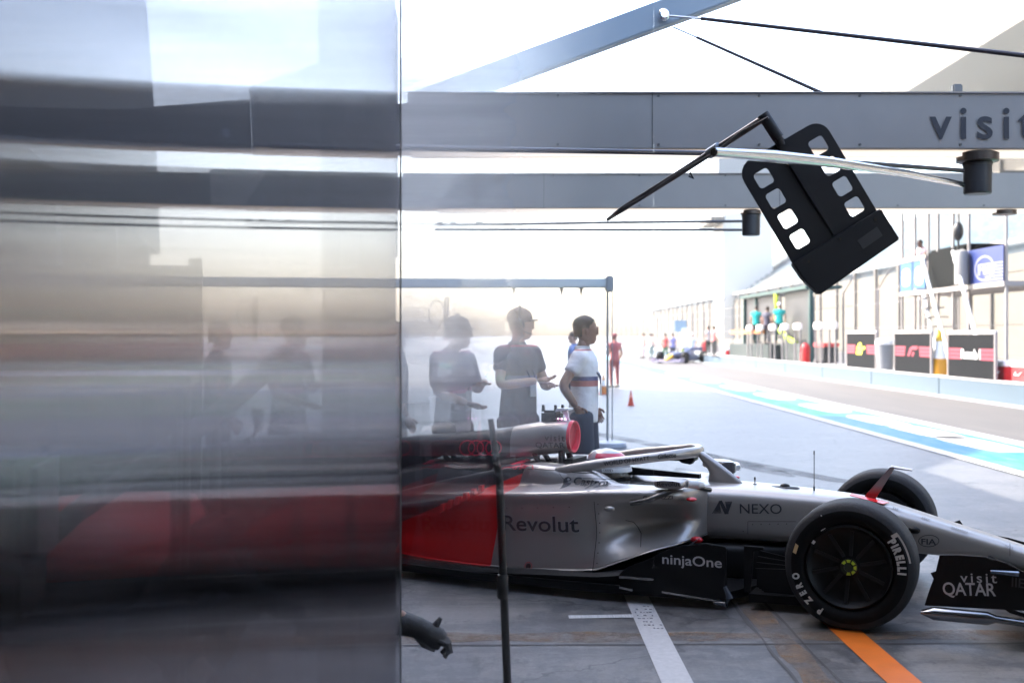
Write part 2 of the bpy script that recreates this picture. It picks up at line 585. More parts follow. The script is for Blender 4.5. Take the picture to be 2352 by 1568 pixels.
def clear_end():
    t = NT("clear screen end")
    r_ = t.n("BsdfTransparent"); t.l(r_.outputs[0], t.out.inputs[0])
    return t.m
cs = thing("clear_screen", "clear upright screen with streaks and glare put into its film beside the dark glossy panel", "screen", edge + Vector((.005, .012, 0)), 0)
me_ = MB()
x1, th, xs = 1.02, .003, -.0045
vs = [(xs, 0, .02), (x1, 0, .02), (x1, 0, 3.7), (xs, 0, 3.7), (xs, th, .02), (x1, th, .02), (x1, th, 3.7), (xs, th, 3.7)]
me_.add(vs, [(0, 1, 2, 3)]); me_.cur = 1
me_.add(vs, [(5, 4, 7, 6)]); me_.cur = 2
me_.add(vs, [(0, 4, 5, 1), (3, 2, 6, 7), (0, 3, 7, 4), (1, 5, 6, 2)])
pane = me_.build("pane", [film_mat(), clear_mat(), clear_end()], cs, smooth=0)
bm = bmesh.new(); bm.from_mesh(pane.data); bmesh.ops.remove_doubles(bm, verts=bm.verts, dist=.0001); bmesh.ops.recalc_face_normals(bm, faces=bm.faces); bm.to_mesh(pane.data); bm.free()

# added screen behind the dark panel: smears the view, streaks painted into its colour
def smear_mat():
    t = NT("painted streak screen")
    tco = t.n("TexCoord"); geo = t.n("NewGeometry")
    mp = t.n("Mapping"); mp.inputs["Scale"].default_value = (8117, 6389, 7253); t.l(tco.outputs["Object"], mp.inputs[0])
    wn_ = t.n("TexWhiteNoise", noise_dimensions='3D'); t.l(mp.outputs[0], wn_.inputs["Vector"])
    sc = t.n("SeparateColor"); t.l(wn_.outputs["Color"], sc.inputs[0])
    tri = t.math('SUBTRACT', t.math('ADD', sc.outputs[0], sc.outputs[1]), 1.0)
    cv = t.n("CombineXYZ"); t.l(t.math('MULTIPLY', tri, 2.6), cv.inputs[0])
    va = t.n("VectorMath", operation='ADD'); t.l(geo.outputs["Normal"], va.inputs[0]); t.l(cv.outputs[0], va.inputs[1])
    vn = t.n("VectorMath", operation='NORMALIZE'); t.l(va.outputs[0], vn.inputs[0])
    lines = t.noise(tco.outputs["Object"], 6, 7, .7, stretch=(.02, 1, 1))
    col = t.mix(t.ramp(lines, .35, .65), (.50, .49, .53), (1, 1, 1))
    r_ = t.n("BsdfRefraction"); r_.inputs["IOR"].default_value = 1.25; r_.inputs["Roughness"].default_value = 0
    t.l(col, r_.inputs["Color"]); t.l(vn.outputs[0], r_.inputs["Normal"]); t.l(r_.outputs[0], t.out.inputs[0])
    return t.m
def smear_back():
    t = NT("smear screen back")
    r_ = t.n("BsdfRefraction"); r_.inputs["IOR"].default_value = 1.25; r_.inputs["Roughness"].default_value = 0
    r_.inputs["Color"].default_value = (1, 1, 1, 1); t.l(r_.outputs[0], t.out.inputs[0])
    return t.m
FY = 3.2
fx = edge.x + (ED - FY) * math.tan(-TP) - .0055
fs_ = thing("smear_screen", "added clear screen smearing the view behind the dark glossy panel", "screen", (fx, FY, 0), 0)
me_ = MB()
vs = [(-1.5, 0, .02), (0, 0, .02), (0, 0, 3.7), (-1.5, 0, 3.7), (-1.5, .004, .02), (0, .004, .02), (0, .004, 3.7), (-1.5, .004, 3.7)]
me_.add(vs, [(0, 1, 2, 3)]); me_.cur = 1
me_.add(vs, [(5, 4, 7, 6)]); me_.cur = 2
me_.add(vs, [(0, 4, 5, 1), (3, 2, 6, 7), (0, 3, 7, 4), (1, 5, 6, 2)])
fp = me_.build("pane", [smear_mat(), smear_back(), clear_end()], fs_, smooth=0)
bm = bmesh.new(); bm.from_mesh(fp.data); bmesh.ops.remove_doubles(bm, verts=bm.verts, dist=.0001); bmesh.ops.recalc_face_normals(bm, faces=bm.faces); bm.to_mesh(fp.data); bm.free()
MB().b2((-1.52, -.01, 0), (.01, .015, .0195)).build("foot_rail", alu, fs_, smooth=0)

# ================================================================== OVERHEAD GANTRY
beam_grey = mat("gantry grey paint", (.262, .240, .222), .5, noise=.06, nscale=3)
beam_dark = mat("gantry dark paint", (.095, .088, .082), .5)
led = mat("warm light strip", (.9, .8, .7), .5, emit=.13, ecol=(1, .84, .70))
rubber = mat("black plastic", (.018, .018, .02), .45)
darkmetal = mat("dark bronze metal", (.07, .055, .045), .35, metal=.7)
tube_grey = mat("dark tube metal", (.09, .085, .09), .3, metal=.8)
tube_silver = mat("polished tube metal", (.55, .57, .6), .18, metal=1)
ink = mat("black lettering", (.014, .014, .022), .5)

B1, B2 = 8.0, 12.6
def beam(label, dd, yl, xl, ytop, ybot, seams, slant=0):
    z0 = H - (ybot - HY) / F * dd; z1 = H - (ytop - HY) / F * dd
    x0 = (xl - HX) / F * dd
    b = thing("overhead_beam", label, "beam", (x0, dd, z0), 0, "grey gantry beams over the pit boxes")
    hh = z1 - z0
    m_ = MB()
    m_.prism([(0, 0, 0), (9, 0, 0), (9, 0, hh), (slant, 0, hh)], (0, .42, 0))
    m_.build("beam_body", beam_grey, b, smooth=0, bevel=.006)
    MB().b2((.02, .04, -.045), (9, .15, -.002)).build("light_strip", led, b, smooth=0)
    for sx in seams:
        q = (sx - HX) / F * dd - x0
        MB().b2((q, -.002, 0), (q + .008, .0, hh)).build("seam", beam_dark, b, smooth=0)
    return b, x0, z0, hh
b1, x01, z01, h1 = beam("near grey overhead beam with dark lettering and a lit strip under it", B1, 0, 936, 210, 342, (1497,))
b2_, x02, z02, h2 = beam("far grey overhead beam with a slanted left end seen below the lettered beam", B2, 0, 1000, 397, 478, (1248, 1790), .27)
for b_, hh, L in ((b1, h1, 4.6), (b2_, h2, 6.2)):
    for kx in range(7):
        for zz in (.03, hh - .03):
            MB().lathe([(.0, -.008), (.009, -.008), (.010, 0)], (.35 + kx * L / 6.5, -.001, zz), 'y', 10).build("bolt_head", beam_dark, b_)
    MB().tube([(.3, -.012, hh * .97), (1.6, -.012, hh * .962), (2.9, -.012, hh * .97), (4.4, -.012, hh * .96)], .006, 6).build("cable", beam_dark, b_)
# lettering on the near beam
q0 = W(2137, 318, B1 - .012)
lettering("lettering", "visit", .33, q0 - b1.location, (1, 0, 0), (0, 0, 1), ink, b1, width=.735, bold=.004, spacing=1.3)
# dark tapered arm and rivet from the near beam back towards the building
m_ = MB().prism([(-.004, .1, .0), (-.004, .1, h1 * .85), (-.9, .1, h1 * .62), (-3.2, .1, h1 * .62), (-3.2, .1, 0)], (0, .2, 0))
m_.build("end_bracket", beam_dark, b1, smooth=0)
MB().lathe([(.0, .0), (.03, 0), (.03, .03), (0, .035)], (-.18, .07, .1), 'y', 14).build("rivet", mat("rivet metal", (.5, .55, .6), .3, metal=.9), b1)
m_ = MB().prism([(-.36, .02, 0), (-.001, .02, 0), (.265, .02, h2), (-.36, .02, h2)], (0, .3, 0))
MB().b2((-3.0, .05, .0), (-.362, .25, h2 * .9)).build("end_bracket", beam_dark, b2_, smooth=0)
m_.build("end_plate", mat("cream cladding", (.80, .70, .58), .6), b2_, smooth=0)
for px in (1097, 1146):
    q = W(px, 408, B2 - .03) - b2_.location
    MB().lathe([(0, 0), (.045, 0), (.05, .02), (.0, .03)], q, 'y', 14).build("pulley", darkmetal, b2_)
q = W(1097, 410, B2 - .05) - b2_.location
MB().tube([q, q + Vector((0, 0, -.33))], .02).build("drop_rod", tube_grey, b2_)
for px in (1010, 1041, 1100, 2307):
    q = W(px, 512 if px < 2000 else 487, B2 + .1) - b2_.location
    wd = .13 if px > 2000 else .035
    MB().lathe([(0, -.03), (wd, -.03), (wd, .02), (0, .02)], q, 'z', 14).build("lamp_socket", darkmetal, b2_)

def swivel(label, px, ytop, yfl, ybot, dd, wf, wc, tubes):
    p = W(px, yfl, dd)
    t = thing("boom_swivel", label, "boom", p, 0, "swivel booms hanging under the gantry beams")
    zt = H - (ytop - HY) / F * dd - p.z
    zb = H - (ybot - HY) / F * dd - p.z
    MB().lathe([(wf * .8, zt), (wf, zt - .012), (wf, .008), (wf * .85, 0)], (0, 0, 0), 'z', 28).build("flange", darkmetal, t)
    MB().lathe([(wc * 1.05, 0), (wc * 1.05, -.02), (wc, -.02), (wc, zb * .6), (wc * .985, zb * .6), (wc * .985, zb + .01), (wc * .9, zb)], (0, 0, 0), 'z', 24).build("hub", rubber, t)
    for pts, rr, m in tubes:
        MB().tube([q - p for q in pts], rr, 12).build("boom_tube", m, t)
    return t
def crv(pts, dd):
    return [W(x, y, q) for (x, y), q in zip(pts, dd)]
swivel("bronze boom swivel under the lettered beam with a dark and a silver tube running left", 2245, 350, 374, 446, B1 + .1, .145, .098, [
    (crv([(2212, 392), (2000, 376), (1760, 359), (1640, 352), (1400, 348), (1100, 343), (890, 338)], (8.05, 7.7, 7.3, 7.1, 6.7, 6.2, 5.85)), .016, tube_grey),
    (crv([(2212, 424), (2080, 398), (1900, 372), (1780, 360), (1640, 350)], (8.03, 6.5, 5.3, 4.9, 4.5)), [.020, .022, .025, .026, .018], tube_silver)])
swivel("small dark boom swivel under the far beam with twin thin tubes", 1725, 482, 494, 541, B2 + .1, .115, .10, [
    (crv([(1704, 508), (1400, 511), (1000, 518)], (12.65, 12.4, 12)), .015, tube_grey),
    (crv([(1704, 528), (1400, 528), (1000, 527)], (12.65, 12.4, 12)), .015, tube_grey)])
swivel("round bronze socket under the far beam near the right edge of the picture", 2308, 480, 490, 493, B2 + .3, .14, .09, [])

# diagonal strut with a bolt, and two stay rods
strut_m = mat("pale blue steel", (.27, .33, .40), .4)
s0, s1 = W(1790, -70, 8.3), W(960, 236, 8.7)
st = thing("roof_strut", "wide pale blue diagonal strut rising to the top of the picture", "strut", s1)
dv = (s0 - s1); up = Vector((0, 1, 0)).cross(dv).normalized()
wd = .095
m_ = MB().prism([up * wd, dv + up * wd, dv - up * wd, -up * wd], (0, .14, 0))
m_.build("strut_bar", strut_m, st, smooth=0, bevel=.01)
q = W(1525, 35, 8.39) - s1
MB().lathe([(0, -.05), (.03, -.05), (.045, -.03), (.045, .0)], q, 'y', 16).build("bolt", mat("bright bolt metal", (.8, .82, .85), .25, metal=1), st)
rod_m = mat("black stay rod", (.02, .014, .02), .35)
for lab, pts, dd, r in (("long black stay rod running from the strut to the upper right corner", ((1538, 37), (1610, 43), (2352, 128), (2700, 168)), (8.3, 8.2, 7.6, 7.3), .013),
                        ("short black stay rod slanting from the strut down to the lettered beam", ((1545, 62), (1600, 86), (1888, 214)), (8.35, 8.3, 8.12), .010)):
    P = crv(pts, dd)
    t = thing("stay_rod", lab, "rod", P[0], 0, "stay rods of the gantry")
    MB().tube([p - P[0] for p in P[1:]], [r, r * 1.3] + ([r * 1.3] if len(P) > 3 else []), 10).build("rod", rod_m, t)
    MB().tube([Vector((0, 0, 0)), P[1] - P[0]], r * .6, 8).build("rod_end", mat("pale rod end", (.55, .58, .62), .3, metal=.8), t)

# ------------------------------------------------------------------ black perforated board on its arm
DB = 6.2
k = DB / F
O = W(1690, 385, DB)
e1 = Vector((.86, 0, .51)); e2 = Vector((.51, 0, -.86)); e1.normalize(); e2.normalize()
bd = thing("perforated_board", "black perforated board with square holes hanging on an arm before the lettered beam", "board", O)
def L2(a, b, y=0):
    return e1 * (a * k) + e2 * (b * k) + Vector((0, y, 0))
def rrect(cx, cy, hw, hh, r, n=5):
    out = []
    for sx, sy, a0 in ((1, 1, 0), (-1, 1, 90), (-1, -1, 180), (1, -1, 270)):
        for i in range(n + 1):
            a = R(a0 + 90 * i / n)
            out.append((cx + sx * (hw - r) + r * math.cos(a), cy + sy * (hh - r) + r * math.sin(a)))
    return out
# plate with holes: build as bmesh polygon with hole loops
bm = bmesh.new()
outer = []
for (cx, cy, a0) in ((192, 38, -90), (None, None, 0)):
    if cx is None:
        outer += [(228, 262), (0, 262)]
    else:
        for i in range(7):
            a = R(a0 + 90 * i / 6); outer.append((cx + 36 * math.cos(a), cy + 36 * math.sin(a)))
for i in range(7):
    a = R(180 + 90 * i / 6); outer.append((38 + 38 * math.cos(a), 38 + 38 * math.sin(a)))
loops = [outer]
for ce in (43, 189):
    for j in range(4):
        loops.append(rrect(ce, 54 + 54 * j, 19, 19, 8, 4))
edges = []
for lp in loops:
    vv = [bm.verts.new(L2(a, b)) for a, b in lp]
    for i in range(len(vv)):
        edges.append(bm.edges.new((vv[i], vv[(i + 1) % len(vv)])))
bmesh.ops.triangle_fill(bm, use_beauty=True, use_dissolve=False, edges=edges)
r_ = bmesh.ops.extrude_face_region(bm, geom=list(bm.faces))
bmesh.ops.translate(bm, vec=(0, .008, 0), verts=[v for v in r_["geom"] if isinstance(v, bmesh.types.BMVert)])
bmesh.ops.recalc_face_normals(bm, faces=bm.faces)
me = bpy.data.meshes.new("plate"); bm.to_mesh(me); bm.free(); me.materials.append(rubber)
o = bpy.data.objects.new("plate", me); C.objects.link(o); o.parent = bd
m_ = MB()
m_.prism([L2(-3, 255, -.035), L2(234, 250, -.035), L2(236, 332, -.035), L2(14, 348, -.035), L2(0, 300, -.035)], (0, .07, 0))
m_.build("lower_box", mat("matt black box", (.012, .012, .014), .6), bd, smooth=0, bevel=.006)
m_ = MB().prism([L2(104, -8, -.03), L2(126, -8, -.03), L2(122, 235, -.012), L2(112, 250, -.012)], (0, .03, 0))
m_.build("spine", rubber, bd, smooth=0, bevel=.004)
for (x, y) in ((118, 262), (30, 270), (210, 265)):
    MB().lathe([(0, 0), (.007, 0), (.007, .004)], L2(x, y, -.040), 'y', 10).build("screw", darkmetal, bd)
el = W(1762, 268, DB - .02) - O
MB().tube([W(1752, 262, DB - .03) - O, W(1788, 318, DB - .03) - O], .034, 12).build("elbow", rubber, bd)
MB().tube([W(1786, 310, DB - .03) - O, L2(114, 10, -.02)], .022, 12).build("hanger_tube", rubber, bd)
arm = crv([(1760, 268), (1640, 346), (1560, 398), (1430, 480), (1395, 505)], (DB - .03, 6.35, 6.5, 6.8, 6.9))
MB().tube([p - O for p in arm], [.020, .020, .019, .018, .010], 12).build("arm", tube_grey, bd)
MB().tube([p - O + Vector((0, -.028, .012 * (k_ % 2))) for k_, p in enumerate(crv([(1762, 272), (1700, 310), (1640, 352), (1560, 402), (1480, 452), (1430, 484)], (6.1, 6.2, 6.32, 6.45, 6.65, 6.75)))], .007, 8).build("cable", mat("board cable", (.05, .05, .055), .5), bd)
MB().prism([L2(150, 285, -.0375), L2(205, 281, -.0375), L2(206, 305, -.0375), L2(151, 309, -.0375)], (0, .0015, 0)).build("label_plate", mat("dull label plate", (.06, .06, .062), .4), bd, smooth=0)
MB().tube([W(1652, 338, 6.31) - O, W(1628, 354, 6.37) - O], .030, 12).build("clamp", mat("clamp metal", (.25, .27, .3), .3, metal=.8), bd)
MB().tube([W(1585, 396, 6.46) - O, W(1592, 410, 6.47) - O, W(1582, 404, 6.47) - O], .007, 8).build("hook", rubber, bd)

# ------------------------------------------------------------------ slim black post in front of the car
PD = 4.78
pp = [W(1165, 1568, PD), W(1147, 1100, PD), W(1127, 962, PD)]
lean = (pp[0] - pp[1]).normalized()
base = pp[0] + lean * (pp[0].z / -lean.z)
ps = thing("slim_post", "slim black post leaning slightly in front of the silver car's side lettering", "post", base)
MB().tube([Vector((0, 0, .02)), pp[1] - base, pp[2] - base], [.0175, .0165, .012], 12).build("pole", mat("post grey", (.03, .031, .034), .5), ps)
MB().lathe([(0.0, 0), (.16, 0), (.16, .012), (.04, .03), (.03, .06), (0, .06)], (0, 0, .005), 'z', 28).build("foot_plate", rubber, ps)
MB().lathe([(.020, -.05), (.024, -.04), (.024, .04), (.020, .05)], pp[1] - base + Vector((.013, 0, -.45)), 'z', 16).build("collar", mat("post collar", (.03, .03, .035), .35), ps)

# ================================================================== RACE CAR  (local x forward from the front axle, local y away from the viewer, z up)
CAR_YAW = R(-24)
car = thing("race_car", "silver black and red open wheel race car with driver leaving its garage", "race car", (2.27, 7.24, 0), CAR_YAW)
cc, cs_ = math.cos(R(24)), math.sin(R(24))
def CU(x, y, w):
    """car coordinates of what the photo shows at x, y on the car's lengthwise plane local y = w"""
    a = (x - HX) / F
    dd = (w + 2.27 * cs_ + 7.24 * cc) / (a * cs_ + cc)
    X = a * dd
    return Vector(((X - 2.27) * cc - (dd - 7.24) * cs_, w, H - (y - HY) / F * dd))

def livery(silver_only=False):
    t = NT("silver livery" if silver_only else "red black and silver livery")
    tc = t.n("TexCoord").outputs["Object"]
    nz = t.noise(tc, 220, 2, .5)
    silver = t.mix(t.math('MULTIPLY', nz, .35), (.42, .39, .365), (.325, .303, .285))
    c = silver
    metal = .62
    if not silver_only:
        sp = t.n("SeparateXYZ"); t.l(tc, sp.inputs[0])
        u, z = sp.outputs[0], sp.outputs[2]
        # slanted rear edge of the silver
        e = t.math('MULTIPLY_ADD', z, .20, -2.352)
        back = t.math('LESS_THAN', u, e)
        hi = t.math('GREATER_THAN', z, .80)
        back2 = t.math('LESS_THAN', u, -2.44)
        rear = t.math('MAXIMUM', t.math('MULTIPLY', back, t.math('SUBTRACT', 1, hi)), back2)
        ztop = t.math('MULTIPLY_ADD', t.math('ADD', u, 2.2), .42, .73)
        isred = t.math('LESS_THAN', z, ztop)
        c2 = t.mix(isred, (.035, .034, .036), (.60, .008, .010))
        c = t.mix(rear, silver, c2)
        t.l(t.math('MULTIPLY', t.math('SUBTRACT', 1, rear), metal), t.b.inputs["Metallic"])
    else:
        t.b.inputs["Metallic"].default_value = .62
    t.l(c, t.b.inputs["Base Color"])
    t.b.inputs["Roughness"].default_value = .36
    t.b.inputs["Coat Weight"].default_value = .12
    t.b.inputs["Coat Roughness"].default_value = .15
    return t.m
silver = livery(True)
liv = livery()
carbon = mat("black carbon", (.006, .006, .0065), .40, noise=.3, nscale=60, spec=.25)
gloss_black = mat("gloss black", (.006, .006, .0065), .38, spec=.22)
cockpit_dark = mat("cockpit shade black", (.006, .006, .006), .8)
red = mat("red paint", (.72, .012, .02), .3, coat=.4)
tyre_m = mat("tyre rubber", (.0045, .0045, .0048), .65, noise=.25, nscale=40, spec=.15)
tread_m = mat("worn tread rubber", (.013, .0135, .0165), .75, noise=.4, nscale=55, bump=.5)
rim_m = mat("dark wheel metal", (.004, .004, .0045), .45, spec=.2)
white_ink = mat("white tyre lettering", (.50, .49, .46), .55)
grey_ink = mat("dark grey lettering", (.035, .035, .04), .4)
pale_ink = mat("pale grey lettering", (.45, .44, .445), .4)
chrome = mat("chrome strip", (.26, .27, .29), .22, metal=1)

def sect(u, hw, z0, z1, ex=3.2, n=28, top=1.0, y0=0.0):
    """rounded section across the car; top narrows the upper half"""
    out = []
    zc, hz = (z0 + z1) / 2, (z1 - z0) / 2
    for i in range(n):
        a = 2 * math.pi * (i + .5) / n
        cy, sz = math.cos(a), math.sin(a)
        yy = math.copysign(abs(cy) ** (2 / ex), cy) * hw
        zz = math.copysign(abs(sz) ** (2 / ex), sz)
        yy *= 1 + (top - 1) * (zz + 1) / 2
        out.append(Vector((u, yy + y0, zc + zz * hz)))
    return out
def smooth_stations(st, per=4):
    """Catmull-Rom between hand set stations (tuples of numbers)"""
    out = []
    n = len(st)
    for i in range(n - 1):
        p0, p1, p2, p3 = st[max(i - 1, 0)], st[i], st[i + 1], st[min(i + 2, n - 1)]
        for k in range(per):
            t = k / per
            out.append(tuple(.5 * (2 * b + (c - a) * t + (2 * a - 5 * b + 4 * c - d_) * t * t + (3 * b - a - 3 * c + d_) * t ** 3) for a, b, c, d_ in zip(p0, p1, p2, p3)))
    out.append(st[-1])
    return out

# nose and chassis: u, half width, bottom, top, exponent
st = [(1.28, .05, .205, .250, 2.4), (1.22, .085, .19, .285, 2.6), (1.0, .115, .235, .362, 3.0), (.75, .135, .275, .435, 3.4), (.5, .155, .305, .502, 3.8), (.2, .18, .32, .585, 4.2),
      (0, .20, .325, .630, 4.6), (-.35, .235, .325, .658, 5), (-.75, .27, .325, .678, 5), (-1.05, .30, .32, .682, 5), (-1.16, .31, .315, .665, 5), (-1.27, .32, .31, .615, 5), (-1.5, .34, .30, .610, 5), (-1.85, .37, .28, .610, 5), (-2.15, .36, .25, .66, 5)]
mb = MB().loft([sect(u, hw, a, b, ex, 36, .90) for u, hw, a, b, ex in smooth_stations(st, 4)])
chassis = mb.build("chassis", silver, car, smooth=50)

# sidepods, one each side: u, top inner z, shoulder half width, shoulder z, undercut depth, undercut z, bottom half width, bottom z
pods = []
def pod(sgn):
    st = [(-.975, .655, .30, .66, .00, .50, .31, .37), (-1.0, .672, .46, .670, .06, .50, .44, .372), (-1.07, .682, .60, .683, .14, .50, .60, .352), (-1.22, .686, .68, .686, .20, .49, .70, .315), (-1.40, .684, .715, .682, .14, .47, .74, .245),
          (-1.55, .688, .735, .674, .05, .45, .75, .185), (-1.62, .712, .738, .668, .03, .44, .75, .175), (-1.70, .752, .74, .660, .01, .43, .747, .165), (-1.78, .768, .74, .652, .0, .42, .745, .16), (-2.0, .775, .735, .635, .0, .42, .735, .145), (-2.2, .780, .72, .620, .0, .42, .72, .135), (-2.6, .70, .65, .56, .0, .38, .67, .13), (-3.0, .60, .54, .48, .0, .34, .58, .13), (-3.5, .46, .36, .40, .0, .3, .42, .14)]
    rings = []
    for u, zt, ws, zs, uc, zu, wb, zb in smooth_stations(st, 5):
        inn = .24 if u > -2.3 else max(.1, .24 + (u + 2.3) * .12)
        dz = zt - zs; wi = min(.43, inn + (ws - inn) * .55)
        P = [(inn, zt - .035), (inn + .03, zt - .02), (wi - .05, zt), (wi - .004, zt - .10 * dz), (wi + .022, zs + .5 * dz), (wi + .05, zs + .16 * dz + .004), (max(wi + .06, ws - .07), zs + .010 if ws > .42 else zs), (ws - .018, zs + .004), (ws, zs - .025), (ws - .004 - uc * .08, zs - .07),
             (ws - uc * .55, zs - (zs - zu) * .62), (ws - uc * .98, zu), (ws - uc * .86 + (wb - ws) * .2, zu - (zu - zb) * .32), (ws * .25 + wb * .75 - uc * .42, zu - (zu - zb) * .62), (wb - uc * .06, zu - (zu - zb) * .88), (wb, zb + .012), (wb - .03, zb), (inn, zb)]
        # smooth the outline by inserting mid points
        Q = smooth_stations(P, 3)
        rings.append([Vector((u, -sgn * y, z * (1 if sgn > 0 else .95))) for y, z in Q])
    o = MB().loft(rings).build("sidepod", liv, car, smooth=45)
    pods.append(o)
pod(1); pod(-1)

# engine cover with the air intake on top: u, half width top, half width low, z low, z top
def ec_ring(u, ht, hb, z0, z1):
    zm = z0 + (z1 - z0) * .45
    P = [(0, z1), (ht * .55, z1 - .015), (ht, z1 - .06), (ht * 1.08, z1 - .11), (ht * .8 + hb * .2, zm), (hb * .8, z0 + (z1 - z0) * .12), (hb, z0)]
    P = smooth_stations(P, 3)
    half = [Vector((u, -y, z)) for y, z in P]
    other = [Vector((u, y, z)) for y, z in P[::-1][:-1]] if False else [Vector((u, y, z)) for y, z in P[::-1]][0:-1]
    return half + other
st = [(-2.40, .12, .17, .66, 1.015), (-2.6, .125, .22, .62, .985), (-2.9, .115, .26, .55, .950), (-3.3, .08, .24, .45, .905), (-3.8, .05, .16, .38, .80), (-4.2, .03, .08, .36, .62)]
cover = MB().loft([ec_ring(*q) for q in smooth_stations(st, 4)]).build("engine_cover", liv, car, smooth=50)
# air box ahead of it
st = [(-2.02, .115, .835, 1.060, 2.2), (-2.06, .122, .83, 1.064, 2.3), (-2.2, .128, .815, 1.055, 2.4), (-2.35, .135, .78, 1.03, 2.5), (-2.5, .14, .66, 1.0, 2.6)]
rings = [sect(u, hw, a, b, ex, 28) for u, hw, a, b, ex in smooth_stations(st, 4)]
airbox = MB().loft(rings, cap=False).add(rings[-1], [tuple(range(28))]).build("airbox", liv, car, smooth=50)
ring = []
mb = MB()
def oval(u, k):
    return [Vector((u, .115 * k * math.cos(2 * math.pi * i / 28), .9475 + .1125 * k * math.sin(2 * math.pi * i / 28))) for i in range(28)]
mb.loft([oval(-2.02, 1.03), oval(-1.997, 1.0), oval(-1.999, .9), oval(-2.03, .84)], cap=False)
mb.build("intake_rim", mat("intake red", (.85, .03, .07), .35), car, smooth=60)
MB().add(oval(-2.03, .86), [tuple(range(28))]).build("intake_mouth", mat("intake inner red", (.55, .015, .04), .4), car, smooth=0)
# roll hoop legs under the air box, carrying cowl behind the cockpit
mb = MB()
for s in (-1, 1):
    mb.tube([(-2.08, s * .05, .88), (-2.06, s * .09, .76), (-2.04, s * .12, .66)], [.024, .024, .03], 10)
    mb.tube([(-2.30, s * .06, .86), (-2.22, s * .10, .74), (-2.16, s * .14, .64)], .02, 10)
mb.build("roll_hoop", gloss_black, car)
# cockpit surround rising to the rear halo mounts
for s in (-1, 1):
    rings = []
    for u, yi, yo, z1 in smooth_stations([(-1.64, .25, .36, .66), (-1.74, .25, .41, .735), (-1.88, .24, .44, .770), (-2.05, .20, .45, .785), (-2.25, .14, .42, .775), (-2.5, .10, .34, .74)], 4):
        P = [(yi, z1 - .06), (yi + .02, z1 - .012), (yi + .06, z1), (yo - .06, z1 - .003), (yo - .015, z1 - .02), (yo + .01, z1 - .07), (yo + .02, .56), (yi, .56)]
        Q = smooth_stations(P, 2)
        rings.append([Vector((u, -s * y, z)) for y, z in Q])
    MB().loft(rings).build("cockpit_surround", liv, car, smooth=50)
mb = MB()
ck = [Vector((-1.60 + .42 * math.copysign(abs(math.cos(a)) ** .8, math.cos(a)), .235 * math.copysign(abs(math.sin(a)) ** .8, math.sin(a)), .625)) for a in [2 * math.pi * i / 32 for i in range(32)]]
mb.prism(ck, (0, 0, -.03))
mb.build("cockpit_dark_plate", cockpit_dark, car, smooth=0)  # solid plate, its black stands in for the shade inside the cockpit
mb = MB()
mb.loft([[Vector((u, y0, z0)), Vector((u, y0 + .05, z0)), Vector((u, y0 + .05, z1)), Vector((u, y0, z1))] for u, y0, z0, z1 in ((-1.15, .20, .67, .70), (-1.5, .22, .67, .715), (-1.85, .2, .67, .74))])
mb.build("cockpit_rim", carbon, car, smooth=0)
# head rest behind the helmet
mb = MB().b2((-2.06, -.17, .64), (-1.93, .17, .80))
mb.build("headrest", carbon, car, smooth=0, bevel=.03)

# halo: one hoop and its centre pillar
half = [(-1.115, 0, .876), (-1.122, .09, .880), (-1.17, .19, .878), (-1.25, .265, .869), (-1.42, .33, .845), (-1.62, .375, .817), (-1.82, .405, .778), (-1.98, .41, .735), (-2.05, .405, .66)]
half = smooth_stations(half, 3)
pts = [(u, -y, z) for u, y, z in half[::-1]] + [(u, y, z) for u, y, z in half[1:]]
rr = []
for u, y, z in pts:
    rr.append(.0295 + .004 * max(0, min(1, (-u - 1.3) / .6)) + .004 * max(0, min(1, (u + 1.3) / .15)))
mb = MB().tube(pts, rr, 14, flat=1.05)
pil = smooth_stations([(-1.105, .878, .034), (-1.07, .852, .040), (-1.012, .80, .060), (-.955, .745, .078), (-.925, .69, .112), (-.925, .66, .122)], 3)
rings = []
for u, z, lw in pil:
    yw = .036 - .09 * (.87 - z) * .4
    rings.append([Vector((u + lw * math.cos(a), yw * math.sin(a), z)) for a in [2 * math.pi * k / 16 for k in range(16)]])
mb.loft(rings)
halo = mb.build("halo", silver, car, smooth=60)
mb = MB().b2((-1.30, -.06, .815), (-1.12, .06, .845))
mb.prism([(-1.24, -.03, .82), (-1.13, -.03, .82), (-1.15, -.03, .79), (-1.22, -.03, .80)], (0, .06, 0))
mb.build("halo_fairing", carbon, car, smooth=0, bevel=.006)
# far mirror, seen through the halo, and the small screen
def mirror(s, full):
    y = s * -.60
    rings = []
    for dy, kk in ((-.085, .86), (-.07, 1), (.07, 1), (.085, .86)):
        rings.append([Vector((-1.12 + .095 * kk * math.copysign(abs(math.cos(a)) ** .6, math.cos(a)) , y + dy, .735 + .028 * kk * math.copysign(abs(math.sin(a)) ** .6, math.sin(a)))) for a in [2 * math.pi * (i + .5) / 20 for i in range(20)]])
    mb = MB().loft(rings)
    m_ = mb.build("mirror", silver, car, smooth=50)
    mb = MB().tube([(-1.02, y + s * .02, .735), (-.97, y + s * .05, .730), (-.95, y + s * .10, .722)], [.026, .028, .02], 10)
    mb.build("mirror_cap", mat("pale mirror cap", (.8, .8, .8), .3), m_)
    mb = MB().tube([(-1.06, y + s * .10, .712), (-.99, y + s * .20, .69), (-.95, y + s * .30, .665)], [.014, .014, .016], 8)
    if full:
        a = [CU(1448, 1156, -.70), CU(1490, 1148, -.69), CU(1530, 1132, -.66), CU(1560, 1116, -.62)]
        b = [p + Vector((0, .0, -.014)) for p in a]
        mb.tube(a, [.016, .018, .017, .014], 10, flat=1)
    mb.build("mirror_stay", mat("dark silver stay", (.16, .155, .15), .35, metal=.8), m_)
    return m_
mir = mirror(1, True)
mirror(-1, False)
